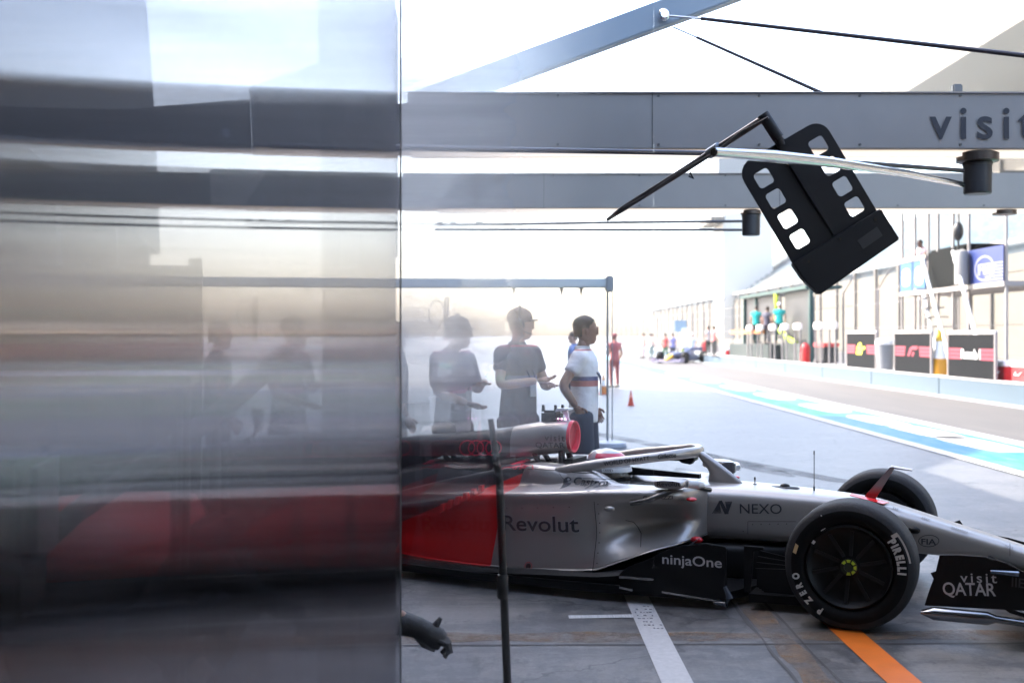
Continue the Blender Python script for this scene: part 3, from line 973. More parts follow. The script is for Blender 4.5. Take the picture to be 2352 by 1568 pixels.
mb = MB().b2((-1.02, .30, .70), (-.93, .36, .78))
mb.build("cockpit_screen", mat("dark screen", (.1, .1, .11), .3), car, smooth=0, bevel=.01)
# cooling vent on the shoulder
mb = MB().ball(CU(1400, 1168, -.735), 1, 14, 8, (.036, .02, .018))
mb.build("side_sensor", silver, car)

# black floor, keel and bargeboard
mb = MB()
fl = [(-.62, .42), (-.75, .72), (-1.4, .80), (-2.4, .80), (-3.1, .72), (-3.4, .55)]
poly = [Vector((u, -y, .055)) for u, y in fl] + [Vector((u, y, .055)) for u, y in fl[::-1]]
mb.prism(poly, (0, 0, .05))
mb.loft([sect(u, hw, .06, z1, 5, 20) for u, hw, z1 in ((.15, .06, .15), (-.1, .12, .30), (-.45, .22, .335), (-.9, .30, .335), (-1.4, .5, .25), (-1.6, .6, .16))])
mb.prism([(-.62, -.66, .05), (-.12, -.60, .05), (.10, -.2, .06), (.10, .2, .06), (-.12, .60, .05), (-.62, .66, .05)], (0, 0, .05))  # added front slab, black in place of shadow under the car
mb.build("floor", carbon, car, smooth=40)
mb = MB()
for s in (-1, 1):
    rings = []
    for u, yo, z1 in ((-1.35, .755, .20), (-1.55, .775, .175), (-2.4, .775, .135), (-3.1, .69, .13)):
        rings.append([Vector((u, -s * y, z)) for y, z in ((yo, .10), (yo + .01, z1 - .03), (yo - .02, z1), (.3, z1), (.3, .10))])
    mb.loft(rings)
mb.build("floor_edge", carbon, car, smooth=30)
for s in (1, -1):
    y = -.80 * s
    P = [CU(1440, 1302, -.80), CU(1490, 1283, -.80), CU(1545, 1256, -.80), CU(1572, 1252, -.80), CU(1620, 1247, -.80), CU(1664, 1254, -.80), CU(1668, 1258, -.80), CU(1668, 1386, -.80), CU(1560, 1372, -.80), CU(1424, 1354, -.80), CU(1422, 1318, -.80)]
    P = [Vector((p.x, y, p.z)) for p in P]
    bb = MB().prism(P, (0, .014 * s, 0)).build("bargeboard", gloss_black, car, smooth=0, bevel=.003)
    mb = MB()
    P2 = [CU(1422, 1322, -.815), CU(1500, 1328, -.815), CU(1500, 1333, -.815), CU(1422, 1327, -.815)]
    mb.prism([Vector((p.x, -.815 * s, p.z)) for p in P2], (0, .012 * s, 0))
    P2 = [CU(1520, 1357, -.815), CU(1655, 1379, -.815), CU(1655, 1383, -.815), CU(1520, 1361, -.815)]
    mb.prism([Vector((p.x, -.815 * s, p.z)) for p in P2], (0, .012 * s, 0))
    P2 = [CU(1422, 1346, -.815), CU(1452, 1352, -.815), CU(1452, 1357, -.815), CU(1422, 1351, -.815)]
    mb.prism([Vector((p.x, -.815 * s, p.z)) for p in P2], (0, .012 * s, 0))
    mb.build("strake", mat("edge glint metal", (.35, .34, .33), .25, metal=.9), bb, smooth=0)
    mb = MB().tube([CU(1664, 1346, -.83) * 1, CU(1676, 1372, -.83), CU(1668, 1388, -.83), CU(1640, 1384, -.83)], [.012, .022, .02, .008], 10)
    if s < 0:
        mb.v = [Vector((v.x, -v.y, v.z)) for v in mb.v]
    mb.build("foot_curl", mat("blue grey carbon", (.05, .06, .08), .25, coat=.4), bb)
    mb = MB()
    mb.prism([Vector((-.66, -.62 * s, .38)), Vector((-.54, -.62 * s, .38)), Vector((-.54, -.62 * s, .365)), Vector((-.60, -.62 * s, .35)), Vector((-.62, -.62 * s, .10)), Vector((-.66, -.62 * s, .10))], (0, .015 * s, 0))
    mb.build("turning_vane", carbon, car, smooth=0)
# red lips at the sidepod mouth
for (x, y, sx, sz, w) in ((1588, 1146, .034, .013, -.60), (1600, 1239, .040, .022, -.52)):
    p = CU(x, y, w)
    for s in (1, -1):
        MB().ball((p.x, p.y * s, p.z), 1, 14, 8, (sx, .035, sz)).build("intake_lip", red, car)

# antennas, camera dome, fin, camera pod
mb = MB().tube([(-.34, 0, .655), (-.34, 0, .90)], .0028, 6).tube([(-.34, 0, .655), (-.34, 0, .685)], .006, 8).tube([(-.34, 0, .89), (-.34, 0, .915)], .0045, 6)
mb.build("aerial", gloss_black, car)
mb = MB().tube([(-.724, 0, .675), (-.724, 0, .71)], .0035, 6).tube([(-.724, 0, .706), (-.724, 0, .726)], .006, 8).lathe([(.014, .672), (.014, .680), (0, .681)], (-.724, 0, 0), 'z', 12)
mb.build("aerial", gloss_black, car)
mb = MB().ball((-.527, 0, .673), 1, 16, 8, (.034, .03, .022)).ball((-.527, 0, .669), 1, 16, 6, (.10, .05, .009))
mb.build("camera_dome", gloss_black, car)
t = NT("fin paint")
tco = t.n("TexCoord"); sp = t.n("SeparateXYZ"); t.l(tco.outputs["Object"], sp.inputs[0])
t.l(t.mix(t.ramp(sp.outputs[2], .655, .715), (.62, .05, .05), (.42, .36, .35)), t.b.inputs["Base Color"]); t.b.inputs["Metallic"].default_value = .6; t.b.inputs["Roughness"].default_value = .35
mb = MB().prism([(-.045, -.012, .615), (.03, -.012, .605), (.155, -.004, .822), (.150, -.004, .835), (.128, -.004, .83)], (0, .02, 0))
mb.prism([(.13, -.006, .834), (.262, -.006, .818), (.262, -.006, .813), (.15, -.006, .822)], (0, .10, 0))
mb.build("nose_fin", t.m, car, smooth=0)
mb = MB().prism([(-.10, -.135, .655), (.10, -.13, .612), (.13, -.05, .612), (-.10, -.05, .657)], (0, 0, .004))
mb.build("red_nose_patch", red, car, smooth=0)
mb = MB().b2((-2.24, -.055, 1.02), (-2.10, .055, 1.13)).build("camera_pod", carbon, car, smooth=0, bevel=.02)
pod_o = mb
mb = MB()
for u, y in ((-2.225, -.04), (-2.135, -.03), (-2.105, .03)):
    MB().prism([(u - .012, y, 1.12), (u + .012, y, 1.12), (u + .006, y, 1.168), (u - .008, y, 1.17)], (0, .016, 0)).build("pod_fin", carbon, pod_o, smooth=0)
MB().prism([(-2.13, -.05, 1.12), (-2.03, -.05, 1.135), (-2.03, -.05, 1.148), (-2.12, -.05, 1.145)], (0, .10, 0)).prism([(-2.075, -.03, 1.12), (-2.045, -.03, 1.13), (-2.03, -.03, 1.065), (-2.045, -.03, 1.06)], (0, .02, 0)).build("pod_blade", mat("pale pod blade", (.72, .75, .78), .3), pod_o, smooth=0)
mb = MB()
for kx in range(3):
    mb.ball((-2.10 + kx * .027, -.062, 1.075), .006, 8, 5)
mb.build("status_light", mat("pink status lamp", (1, .35, .75), .3, emit=1.2), pod_o)
# engine cover louvres: red tongues stepping up the shoulder
mb = MB()
for kx in range(6):
    p = CU(1012 + kx * 17.5, 1158 - kx * 8.5, -.66)
    mb.prism([(p.x, p.y - .02, p.z - .055), (p.x + .030, p.y - .02, p.z - .04), (p.x + .030, p.y - .012, p.z + .008), (p.x + .004, p.y - .012, p.z + .004)], (0, .04, 0))
mb.build("louvre", mat("louvre red", (.62, .02, .025), .35), car, smooth=0)

# front wing
mb = MB()
for i, (u, z, ch) in enumerate(((1.12, .105, .30), (.86, .165, .20), (.70, .235, .16))):
    rings = []
    for y in (-.93, -.6, -.25, 0, .25, .6, .93):
        zz = z + (.04 if abs(y) < .3 else 0) + .01
        uu = u + .10 * (1 - abs(y))
        rings.append([Vector((uu + ch * a, y, zz + b)) for a, b in ((.5, -.02), (.3, -.012), (-.2, .012), (-.5, .055), (-.48, .06), (-.1, .03), (.35, .008))])
    mb.loft(rings)
mb.build("front_wing", carbon, car, smooth=40)
for s in (1, -1):
    w = -.93
    P = [CU(2158, 1274, w), CU(2200, 1274, w), CU(2262, 1278, w), CU(2310, 1292, w), CU(2352, 1313, w), Vector((1.15, w, .27)), Vector((1.32, w, .20)), Vector((1.34, w, .125)), CU(2352, 1402, w), CU(2123, 1390, w), CU(2136, 1350, w), CU(2148, 1318, w), CU(2152, 1300, w)]
    P = [Vector((p.x, w * s, p.z if s > 0 else .12 + (p.z - .12) * .5)) for p in P]
    ep = MB().prism(P, (0, .012 * s, 0)).build("endplate", gloss_black, car, smooth=0, bevel=.003)
    rings = []
    for u, yy, hz in ((.385, -.955, .010), (.45, -.965, .036), (.72, -.965, .036), (.76, -.96, .02), (1.3, -.95, .016)):
        zc = .155 if u < 1.2 else .12
        rings.append([Vector((u, s * (yy + .03 * math.cos(a)), zc + hz * math.sin(a))) for a in [2 * math.pi * q / 14 for q in range(14)]])
    MB().loft(rings).build("foot_tube", chrome, ep)
    p0, p1 = CU(2275, 1312, w - .012), CU(2340, 1318, w - .012)
    if s > 0: MB().tube([Vector((p0.x, p0.y * s, p0.z)), Vector((p1.x, p1.y * s, p1.z))], [.010, .016], 10).build("side_winglet", mat("blue grey vane", (.18, .23, .30), .25, metal=.7), ep)
    mb = MB().prism([(.43, -.90 * s, .36), (.50, -.90 * s, .39), (.56, -.90 * s, .30), (.47, -.90 * s, .28)], (0, .012 * s, 0))
    mb.build("wing_flap", carbon, ep, smooth=0)
for s in (1, -1):
    MB().b2((.95, s * .11 - .01, .16), (1.15, s * .11 + .01, .30)).build("wing_pillar", silver, car, smooth=0)

# rear wing (behind the panel)
mb = MB()
mb.loft([[Vector((-4.2 + a, y, .84 + b)) for a, b in ((.12, -.02), (-.18, .06), (-.18, .07), (.1, 0))] for y in (-.5, .5)])
for s in (-1, 1):
    mb.prism([(-3.98, s * .5, .95), (-4.5, s * .5, .95), (-4.5, s * .5, .4), (-4.1, s * .5, .4)], (0, .015, 0))
mb.tube([(-4.1, 0, .4), (-4.25, 0, .85)], .03, 8)
mb.build("rear_wing", carbon, car, smooth=0)

# wheels
def circle_text(body, rad, a_start, size, parent, m, w, bold=.006, adv=1.0, name="tyre_lettering", stretch=1.0):
    """letters set round the tyre side: read clockwise, tops outwards; angle from forward, up positive"""
    mb = MB()
    a = a_start
    for ch in body:
        if ch == ' ':
            a -= size * .55 / rad; continue
        vs, fs = text_mesh(ch, size, bold)
        x0 = min(v[0] for v in vs); x1 = max(v[0] for v in vs)
        wd_ = (x1 - x0) * stretch
        ac = a - wd_ / 2 / rad
        tn = Vector((math.sin(ac), 0, -math.cos(ac))); rd = Vector((math.cos(ac), 0, math.sin(ac)))
        mb.add([rd * (rad + y) + tn * ((x - (x0 + x1) / 2) * stretch) + Vector((0, w, 0)) for x, y in vs], fs)
        a -= (wd_ + size * .16 * adv) / rad
    return mb.build(name, m, parent, smooth=0)

def wheel(u, w, rad, wid, s, front, name):
    o = bpy.data.objects.new(name, None); C.objects.link(o); o.parent = car
    o.location = (u, w, rad); o.empty_display_size = .1
    hw = wid / 2
    out = -s                                   # outward direction along y
    # tread
    prof = [(rad - .045, -hw + .004), (rad - .02, -hw + .012), (rad - .006, -hw + .03), (rad, -hw + .06), (rad, hw - .06), (rad - .006, hw - .03), (rad - .02, hw - .012), (rad - .045, hw - .004)]
    rim_r = .236
    side = [(rim_r, -hw + .03), (rim_r + .015, -hw + .010), (rim_r + .04, -hw + .001), (rad - .075, -hw - .003), (rad - .045, -hw + .004)]
    ty = MB()
    ty.lathe(side, (0, 0, 0), 'y', 64, cap=False)
    ty.lathe([(r, -h) for r, h in side], (0, 0, 0), 'y', 64, cap=False)
    ty.cur = 1
    ty.lathe(prof, (0, 0, 0), 'y', 64, cap=False)
    tyre = ty.build("tyre", [tyre_m, tread_m], o, smooth=50)
    rm = MB()
    f = out * hw
    rm.lathe([(.012, f - out * .03), (.05, f - out * .03), (.07, f - out * .045), (.12, f - out * .050), (.19, f - out * .035), (.215, f - out * .020), (.228, f - out * .006), (.237, f - out * .010), (.237, f - out * .05), (.22, -f)], (0, 0, 0), 'y', 48, cap=True)
    rim = rm.build("rim", rim_m, o, smooth=50)
    mb = MB()
    for q in range(10):
        a = 2 * math.pi * q / 10 + .2
        rd = Vector((math.cos(a), 0, math.sin(a))); tn = Vector((-rd.z, 0, rd.x))
        yv = Vector((0, f - out * .045, 0))
        mb.prism([rd * .06 + tn * .010 + yv, rd * .205 + tn * .016 + yv + Vector((0, out * .018, 0)), rd * .205 - tn * .004 + yv + Vector((0, out * .018, 0)), rd * .06 - tn * .010 + yv], (0, out * .008, 0))
    mb.build("spoke", mat("spoke metal", (.007, .007, .0075), .4, spec=.3), rim, smooth=0)
    mb = MB()
    mb.lathe([(.0, f + out * .002), (.022, f + out * .002), (.026, f - out * .012), (.044, f - out * .014), (.046, f - out * .03)], (0, 0, 0), 'y', 24)
    hub = mb.build("wheel_nut", mat("dark nut metal", (.03, .035, .02), .3, metal=.6), o, smooth=40)
    mb = MB()
    for q in range(8):
        a = 2 * math.pi * q / 8
        if q in (4, 5): continue
        rd = Vector((math.cos(a), 0, math.sin(a))); tn = Vector((-rd.z, 0, rd.x)); yv = Vector((0, f - out * .011, 0))
        mb.prism([rd * .027 + tn * .007 + yv, rd * .043 + tn * .012 + yv, rd * .043 - tn * .012 + yv, rd * .027 - tn * .007 + yv], (0, out * .004, 0))
    mb.build("nut_lug", mat("lime lug", (.50, .62, .04), .35), hub, smooth=0)
    if front and s > 0:
        circle_text("PIRELLI", .266, R(37.5), .058, tyre, white_ink, f + out * .006, bold=.004, adv=.55, stretch=.80)
        # long bar of the first letter over the word
        mb = MB()
        arc = []
        for q in range(15):
            a = R(36.5) + (R(9) - R(36.5)) * q / 14
            arc.append(a)
        vs = [Vector((.333 * math.cos(a), f + out * .006, .333 * math.sin(a))) for a in arc] + [Vector((.343 * math.cos(a), f + out * .006, .343 * math.sin(a))) for a in arc]
        vs = [Vector((v.x * .985, v.y, v.z * .985)) for v in vs]
        mb.add(vs, [(i, i + 1, 16 + i, 15 + i) for i in range(14)])
        a0 = R(39.5)
        mb.add([Vector((r * math.cos(a), f + out * .0063, r * math.sin(a))) for r, a in ((.300, R(41)), (.338, R(40)), (.338, R(36)), (.300, R(37)))], [(0, 1, 2, 3)])
        mb.build("lettering_bar", white_ink, tyre, smooth=0)
        circle_text("P ZERO", .279, R(241), .052, tyre, white_ink, f + out * .006, bold=.003, adv=2.2, stretch=.82)
        mb = MB().add([Vector((r * math.cos(R(a)), f + out * .006, r * math.sin(R(a)))) for r, a in ((.293, 169), (.313, 168), (.313, 158), (.293, 159))], [(0, 1, 2, 3)])
        mb.build("paper_sticker", mat("tan sticker", (.55, .38, .18), .6), tyre, smooth=0)
        for (r, a, dr, da) in ((.222, 148, .016, 5), (.245, 127, .005, 7), (.315, 118, .008, 1.2)):
            MB().add([Vector((q * math.cos(R(b)), f + out * .006, q * math.sin(R(b)))) for q, b in ((r, a), (r + dr, a), (r + dr, a - da), (r, a - da))], [(0, 1, 2, 3)]).build("side_mark", white_ink, tyre, smooth=0)
    return o
for s in (1, -1):
    wheel(0, -.805 * s, .362, .29, s, True, "front_wheel")
    wheel(-3.40, -.77 * s, .362, .36, s, False, "rear_wheel")
for s in (-1, 1):
    mb = MB()
    for (a, b) in (((-.32, .22, .46), (-.03, .64, .52)), ((.22, .17, .45), (.03, .64, .52)), ((-.42, .22, .35), (-.04, .64, .22)), ((.20, .17, .32), (.03, .64, .22)), ((.1, .17, .40), (.14, .62, .37))):
        A, Bp = Vector((a[0], a[1] * s, a[2])), Vector((b[0], b[1] * s, b[2]))
        mb.tube([A, Bp], [.022, .017], 10, flat=.5)
    mb.lathe([(.12, -.01), (.14, 0), (.14, .12), (.1, .14)], (0, .55 * s - (.06), .362), 'y', 20)
    mb.build("front_suspension", carbon, car)
mb = MB()
for s in (-1, 1):
    for (a, b) in (((-3.0, .2, .40), (-3.38, .6, .48)), ((-3.75, .15, .40), (-3.42, .6, .48)), ((-3.0, .25, .25), (-3.38, .6, .2)), ((-3.8, .15, .25), (-3.42, .6, .2))):
        mb.tube([Vector((a[0], a[1] * s, a[2])), Vector((b[0], b[1] * s, b[2]))], .018, 8)
mb.build("rear_suspension", carbon, car)
# added black vanes filling in the shadow ahead of the bargeboard
mb = MB()
for i in range(4):
    mb.prism([(-.62 + .03 * i, -.46 - .04 * i, .06), (-.16 + .02 * i, -.46 - .04 * i, .07), (-.20, -.46 - .04 * i, .26), (-.60, -.46 - .04 * i, .33 - .03 * i)], (0, .01, 0))
mb.build("shadow_fill_vane", carbon, car, smooth=0)

# lettering laid on the car's near side
def bvh_of(objs):
    vs, fs = [], []
    for o in objs:
        k0 = len(vs)
        vs += [v.co.copy() for v in o.data.vertices]
        fs += [tuple(i + k0 for i in p.vertices) for p in o.data.polygons]
    return BVHTree.FromPolygons(vs, fs)
side_tree = bvh_of([chassis, pods[0], cover, airbox] + [o for o in C.objects if o.name.startswith(("bargeboard", "endplate", "cockpit_surround", "mirror")) and o.type == 'MESH' and not o.name.startswith(("mirror_"))])
halo_tree = bvh_of([halo])
def on_side(vs2, fs, org, slope, tree, lift=.003, w0=-1.4):
    c_, s_ = math.cos(slope), math.sin(slope)
    out = []
    last = None
    for x, y in vs2:
        u = org[0] + x * c_ - y * s_
        z = org[1] + x * s_ + y * c_
        hit = tree.ray_cast(Vector((u, w0, z)), Vector((0, 1, 0)))
        if hit[0] is not None:
            last = hit[0].y
        out.append(Vector((u, (last if last is not None else -.7) - lift, z)))
    return out
def car_text(body, xl, yb, xr, height_px, w, m, slope_px=0.0, bold=0, shear=0, spacing=1.0, tree=None, name="lettering", parent=None, yscale=None):
    a, b = CU(xl, yb, w), CU(xr, yb + slope_px, w)
    L = math.hypot(b.x - a.x, b.z - a.z)
    slope = math.atan2(b.z - a.z, b.x - a.x)
    hgt = CU(xl, yb - height_px, w).z - a.z
    vs, fs = text_mesh(body, 1.0, bold, shear, spacing)
    x0 = min(v[0] for v in vs); x1 = max(v[0] for v in vs)
    cap = .73
    vs = [((x - x0) / (x1 - x0) * L, y / cap * hgt) for x, y in vs]
    P = on_side(vs, fs, (a.x, a.z), slope, tree or side_tree)
    return MB().add(P, fs).build(name, m, parent or car, smooth=0)
def car_lines(polys, m, w, name="emblem", tree=None):
    """polygons given in photo positions, laid on the side"""
    mb = MB()
    for pl in polys:
        q = [CU(x, y, w) for x, y in pl]
        P = on_side([(p.x, p.z) for p in q], None, (0, 0), 0, tree or side_tree, .0035)
        mb.add(P, [tuple(range(len(P)))])
    return mb.build(name, m, car, smooth=0)
def ring_polys(cx, cy, rx, ry, th, n=28, a0=0, a1=360):
    out = []
    for i in range(n):
        p, q = R(a0 + (a1 - a0) * i / n), R(a0 + (a1 - a0) * (i + 1) / n)
        out.append([(cx + rx * math.cos(p), cy + ry * math.sin(p)), (cx + rx * math.cos(q), cy + ry * math.sin(q)),
                    (cx + (rx - th) * math.cos(q), cy + (ry - th) * math.sin(q)), (cx + (rx - th) * math.cos(p), cy + (ry - th) * math.sin(p))])
    return out
car_text("Revolut", 1152, 1218, 1330, 38, -.74, pale_ink, 4, bold=.030, name="lettering_outline")
o = car_text("Revolut", 1153, 1217.5, 1329, 36, -.745, grey_ink, 4, bold=.012)
for v in o.data.vertices: v.co.y -= .0025
car_text("Castrol", 1287, 1121, 1367, 17, -.70, grey_ink, 6, bold=.02, shear=.12)
car_lines(ring_polys(1274, 1115, 10, 11, 10, 20, 20, 340), grey_ink, -.69)
car_lines([[(1273, 1107), (1283, 1110), (1283, 1113), (1271, 1112)], [(1272, 1114), (1284, 1116), (1284, 1118), (1271, 1117)]], pale_ink, -.70)
car_text("NEXO", 1697, 1180, 1792, 23, -.29, grey_ink, 2, bold=.002)
mk = []
for i in range(7):
    mk.append([(1651 - .3 * i, 1150 + i * .5), (1653 - .2 * i, 1150 + i), (1637 + i * 3.2, 1179), (1635.4 + i * 3.2, 1179)])
    mk.append([(1664 + i * 2.4, 1152), (1665.6 + i * 2.4, 1152), (1671, 1180), (1669, 1180)])
mk.append([(1649, 1151), (1656, 1149), (1673, 1180), (1664, 1181)])
car_lines(mk, grey_ink, -.28)
car_text("ninjaOne", 1520, 1294, 1657, 23, -.815, pale_ink, 10, bold=.012)
car_text("visit", 2206, 1337, 2290, 23, -.945, pale_ink, 2, bold=.006, spacing=1.3)
car_text("QATAR", 2166, 1366, 2288, 30, -.945, pale_ink, 3, bold=.012, spacing=.95)
car_text("visit", 1252, 1011, 1297, 15, -.12, grey_ink, 2, bold=.01, spacing=1.25)
car_text("QATAR", 1231, 1027, 1296, 13, -.12, grey_ink, 2, bold=.01)
audi_red = mat("ring emblem red", (.85, .03, .08), .4)
rp = []
for i in range(4):
    rp += ring_polys(1078 + i * 20.3, 1027, 19, 18, 3)
car_lines(rp, audi_red, -.10)
car_lines(ring_polys(1228, 1071, 21, 16, 2, 20, 180, 360) + [[(1217, 1071), (1222, 1058), (1226, 1058), (1221, 1071)], [(1222, 1058), (1236, 1058), (1235, 1062), (1222, 1062)], [(1221, 1065), (1232, 1065), (1231, 1069), (1220, 1069)]], audi_red, -.25)
car_lines([[(1183, 1060), (1190, 1058), (1190, 1056), (1202, 1061), (1190, 1067), (1190, 1064), (1183, 1063)]], audi_red, -.2)
car_text("Gillette", 1528, 1048, 1564, 11, -.15, grey_ink, -2, bold=.02, shear=.2, tree=halo_tree)
car_text("WORLD OF HYATT", 1392, 1068, 1489, 10, -.37, grey_ink, -11, bold=.012, tree=halo_tree)
car_text("Revolut", 1509, 1116, 1562, 11, -.69, grey_ink, 0, bold=.012)
car_text("CARBAZZI", 1481, 1144, 1542, 8, -.66, grey_ink, 3, bold=.02)
car_text("FIA", 2116, 1249, 2150, 13, -.17, grey_ink, 2, bold=.02)
car_lines(ring_polys(2133, 1242, 24, 14, 1.6), grey_ink, -.17)
car_text("IIEIX", 2325, 1284, 2380, 20, -.13, grey_ink, 6, bold=.01)
# panel gaps and fastener dots, in one mesh
def gap(pts, w, th=1.3):
    pl = []
    for (xa, ya), (xb, yb) in zip(pts, pts[1:]):
        n = max(1, int(math.hypot(xb - xa, yb - ya) / 12))
        for i in range(n):
            p = (xa + (xb - xa) * i / n, ya + (yb - ya) * i / n); q = (xa + (xb - xa) * (i + 1) / n, ya + (yb - ya) * (i + 1) / n)
            dx, dy = q[0] - p[0], q[1] - p[1]; L = math.hypot(dx, dy); nx, ny = -dy / L * th / 2, dx / L * th / 2
            pl.append([(p[0] + nx, p[1] + ny), (q[0] + nx, q[1] + ny), (q[0] - nx, q[1] - ny), (p[0] - nx, p[1] - ny)])
    return pl
car_lines(gap([(1381, 1145), (1383, 1220), (1381, 1310)], -.74) + gap([(1437, 1194), (1452, 1200), (1470, 1225), (1480, 1250), (1483, 1272)], -.70) + gap([(1190, 1082), (1260, 1085), (1300, 1091), (1440, 1097)], -.45) + gap([(1690, 1216), (1690, 1247)], -.28, 1) + gap([(1690, 1216), (1804, 1218)], -.28, 1)
          + gap([(2320, 1240), (2320, 1297)], -.13, 1) + gap([(1258, 1085), (1280, 1110), (1280, 1120)], -.5, 1) + [[(x, y), (x + 2.2, y), (x + 2.2, y + 2.2), (x, y + 2.2)] for x, y in [(1388, 1150 + 22 * q) for q in range(7)] + [(1200 + 30 * q, 1298 + 1.6 * q) for q in range(6)] + [(1600 + 26 * q, 1238) for q in range(4)] + [(1180 + 36 * q, 1160 - q) for q in range(5)] + [(1700 + 20 * q, 1222) for q in range(5)]], mat("gap and fastener dark", (.03, .03, .03), .7), -.6, name="gap_fastener")
car_lines(ring_polys(1213, 1300, 6, 7, 6, 16), mat("jack point dark", (.05, .012, .012), .6), -.74, name="jack_point")
car_lines(ring_polys(1213, 1300, 9, 10, 1.4, 20), red, -.742, name="jack_ring")
# round port on the nose side
MB().ball(CU(2100, 1217, -.165), 1, 16, 8, (.036, .02, .022)).build("nose_port", carbon, car)
# small stencils on the nose top
mb = MB()
for u, n in ((.16, 3), (.33, 4), (.50, 5), (.56, 3), (.80, 4)):
    for i in range(n):
        zt = side_tree.ray_cast(Vector((u + i * .012, -.10, 1)), Vector((0, 0, -1)))
        if zt[0] is not None:
            z = zt[0].z + .002
            mb.add([(u + i * .012, -.125, z), (u + i * .012 + .005, -.125, z - .001), (u + i * .012 + .005, -.095, z + .001), (u + i * .012, -.095, z + .002)], [(0, 1, 2, 3)])
mb.build("nose_stencil", grey_ink, car, smooth=0)

# ================================================================== PEOPLE
skin_m = mat("skin", (.42, .24, .17), .55)
skin_d = mat("deep skin", (.24, .13, .09), .55)
def skin_mesh(name, verts, edges, m, parent, root=0, sub=2, extra=None):
    me = bpy.data.meshes.new(name)
    me.from_pydata([v[0] for v in verts], edges, [])
    o = bpy.data.objects.new(name, me); C.objects.link(o)
    o.modifiers.new("skin", 'SKIN')
    for i, v in enumerate(verts):
        sv = me.skin_vertices[0].data[i]
        r = v[1]
        sv.radius = r if isinstance(r, tuple) else (r, r)
        sv.use_root = (i == root)
    md = o.modifiers.new("sub", 'SUBSURF'); md.levels = md.render_levels = sub
    dg = bpy.context.evaluated_depsgraph_get(); dg.update()
    new = bpy.data.meshes.new_from_object(o.evaluated_get(dg))
    bpy.data.objects.remove(o); bpy.data.meshes.remove(me)
    bm = bmesh.new(); bm.from_mesh(new)
    if extra:
        k = MB(); extra(k)
        vv = [bm.verts.new(p) for p in k.v]
        for f in k.f:
            try: bm.faces.new([vv[i] for i in f])
            except ValueError: pass
    bmesh.ops.recalc_face_normals(bm, faces=bm.faces)
    bm.to_mesh(new); bm.free()
    new.materials.clear(); new.materials.append(m)
    new.shade_smooth(); new.name = name
    o = bpy.data.objects.new(name, new); C.objects.link(o); o.parent = parent
    return o

def blob(name, mb, m, parent, vx):
    o = mb.build(name, m, parent)
    md = o.modifiers.new("join", 'REMESH'); md.mode = 'VOXEL'; md.voxel_size = vx
    sm_ = o.modifiers.new("smooth", 'SMOOTH'); sm_.factor = .5; sm_.iterations = 5
    dg = bpy.context.evaluated_depsgraph_get(); dg.update()
    new = bpy.data.meshes.new_from_object(o.evaluated_get(dg))
    old = o.data
    o.modifiers.clear()
    o.data = new
    bpy.data.meshes.remove(old)
    new.shade_smooth(); new.name = name
    if not new.materials: new.materials.append(m)
    return o

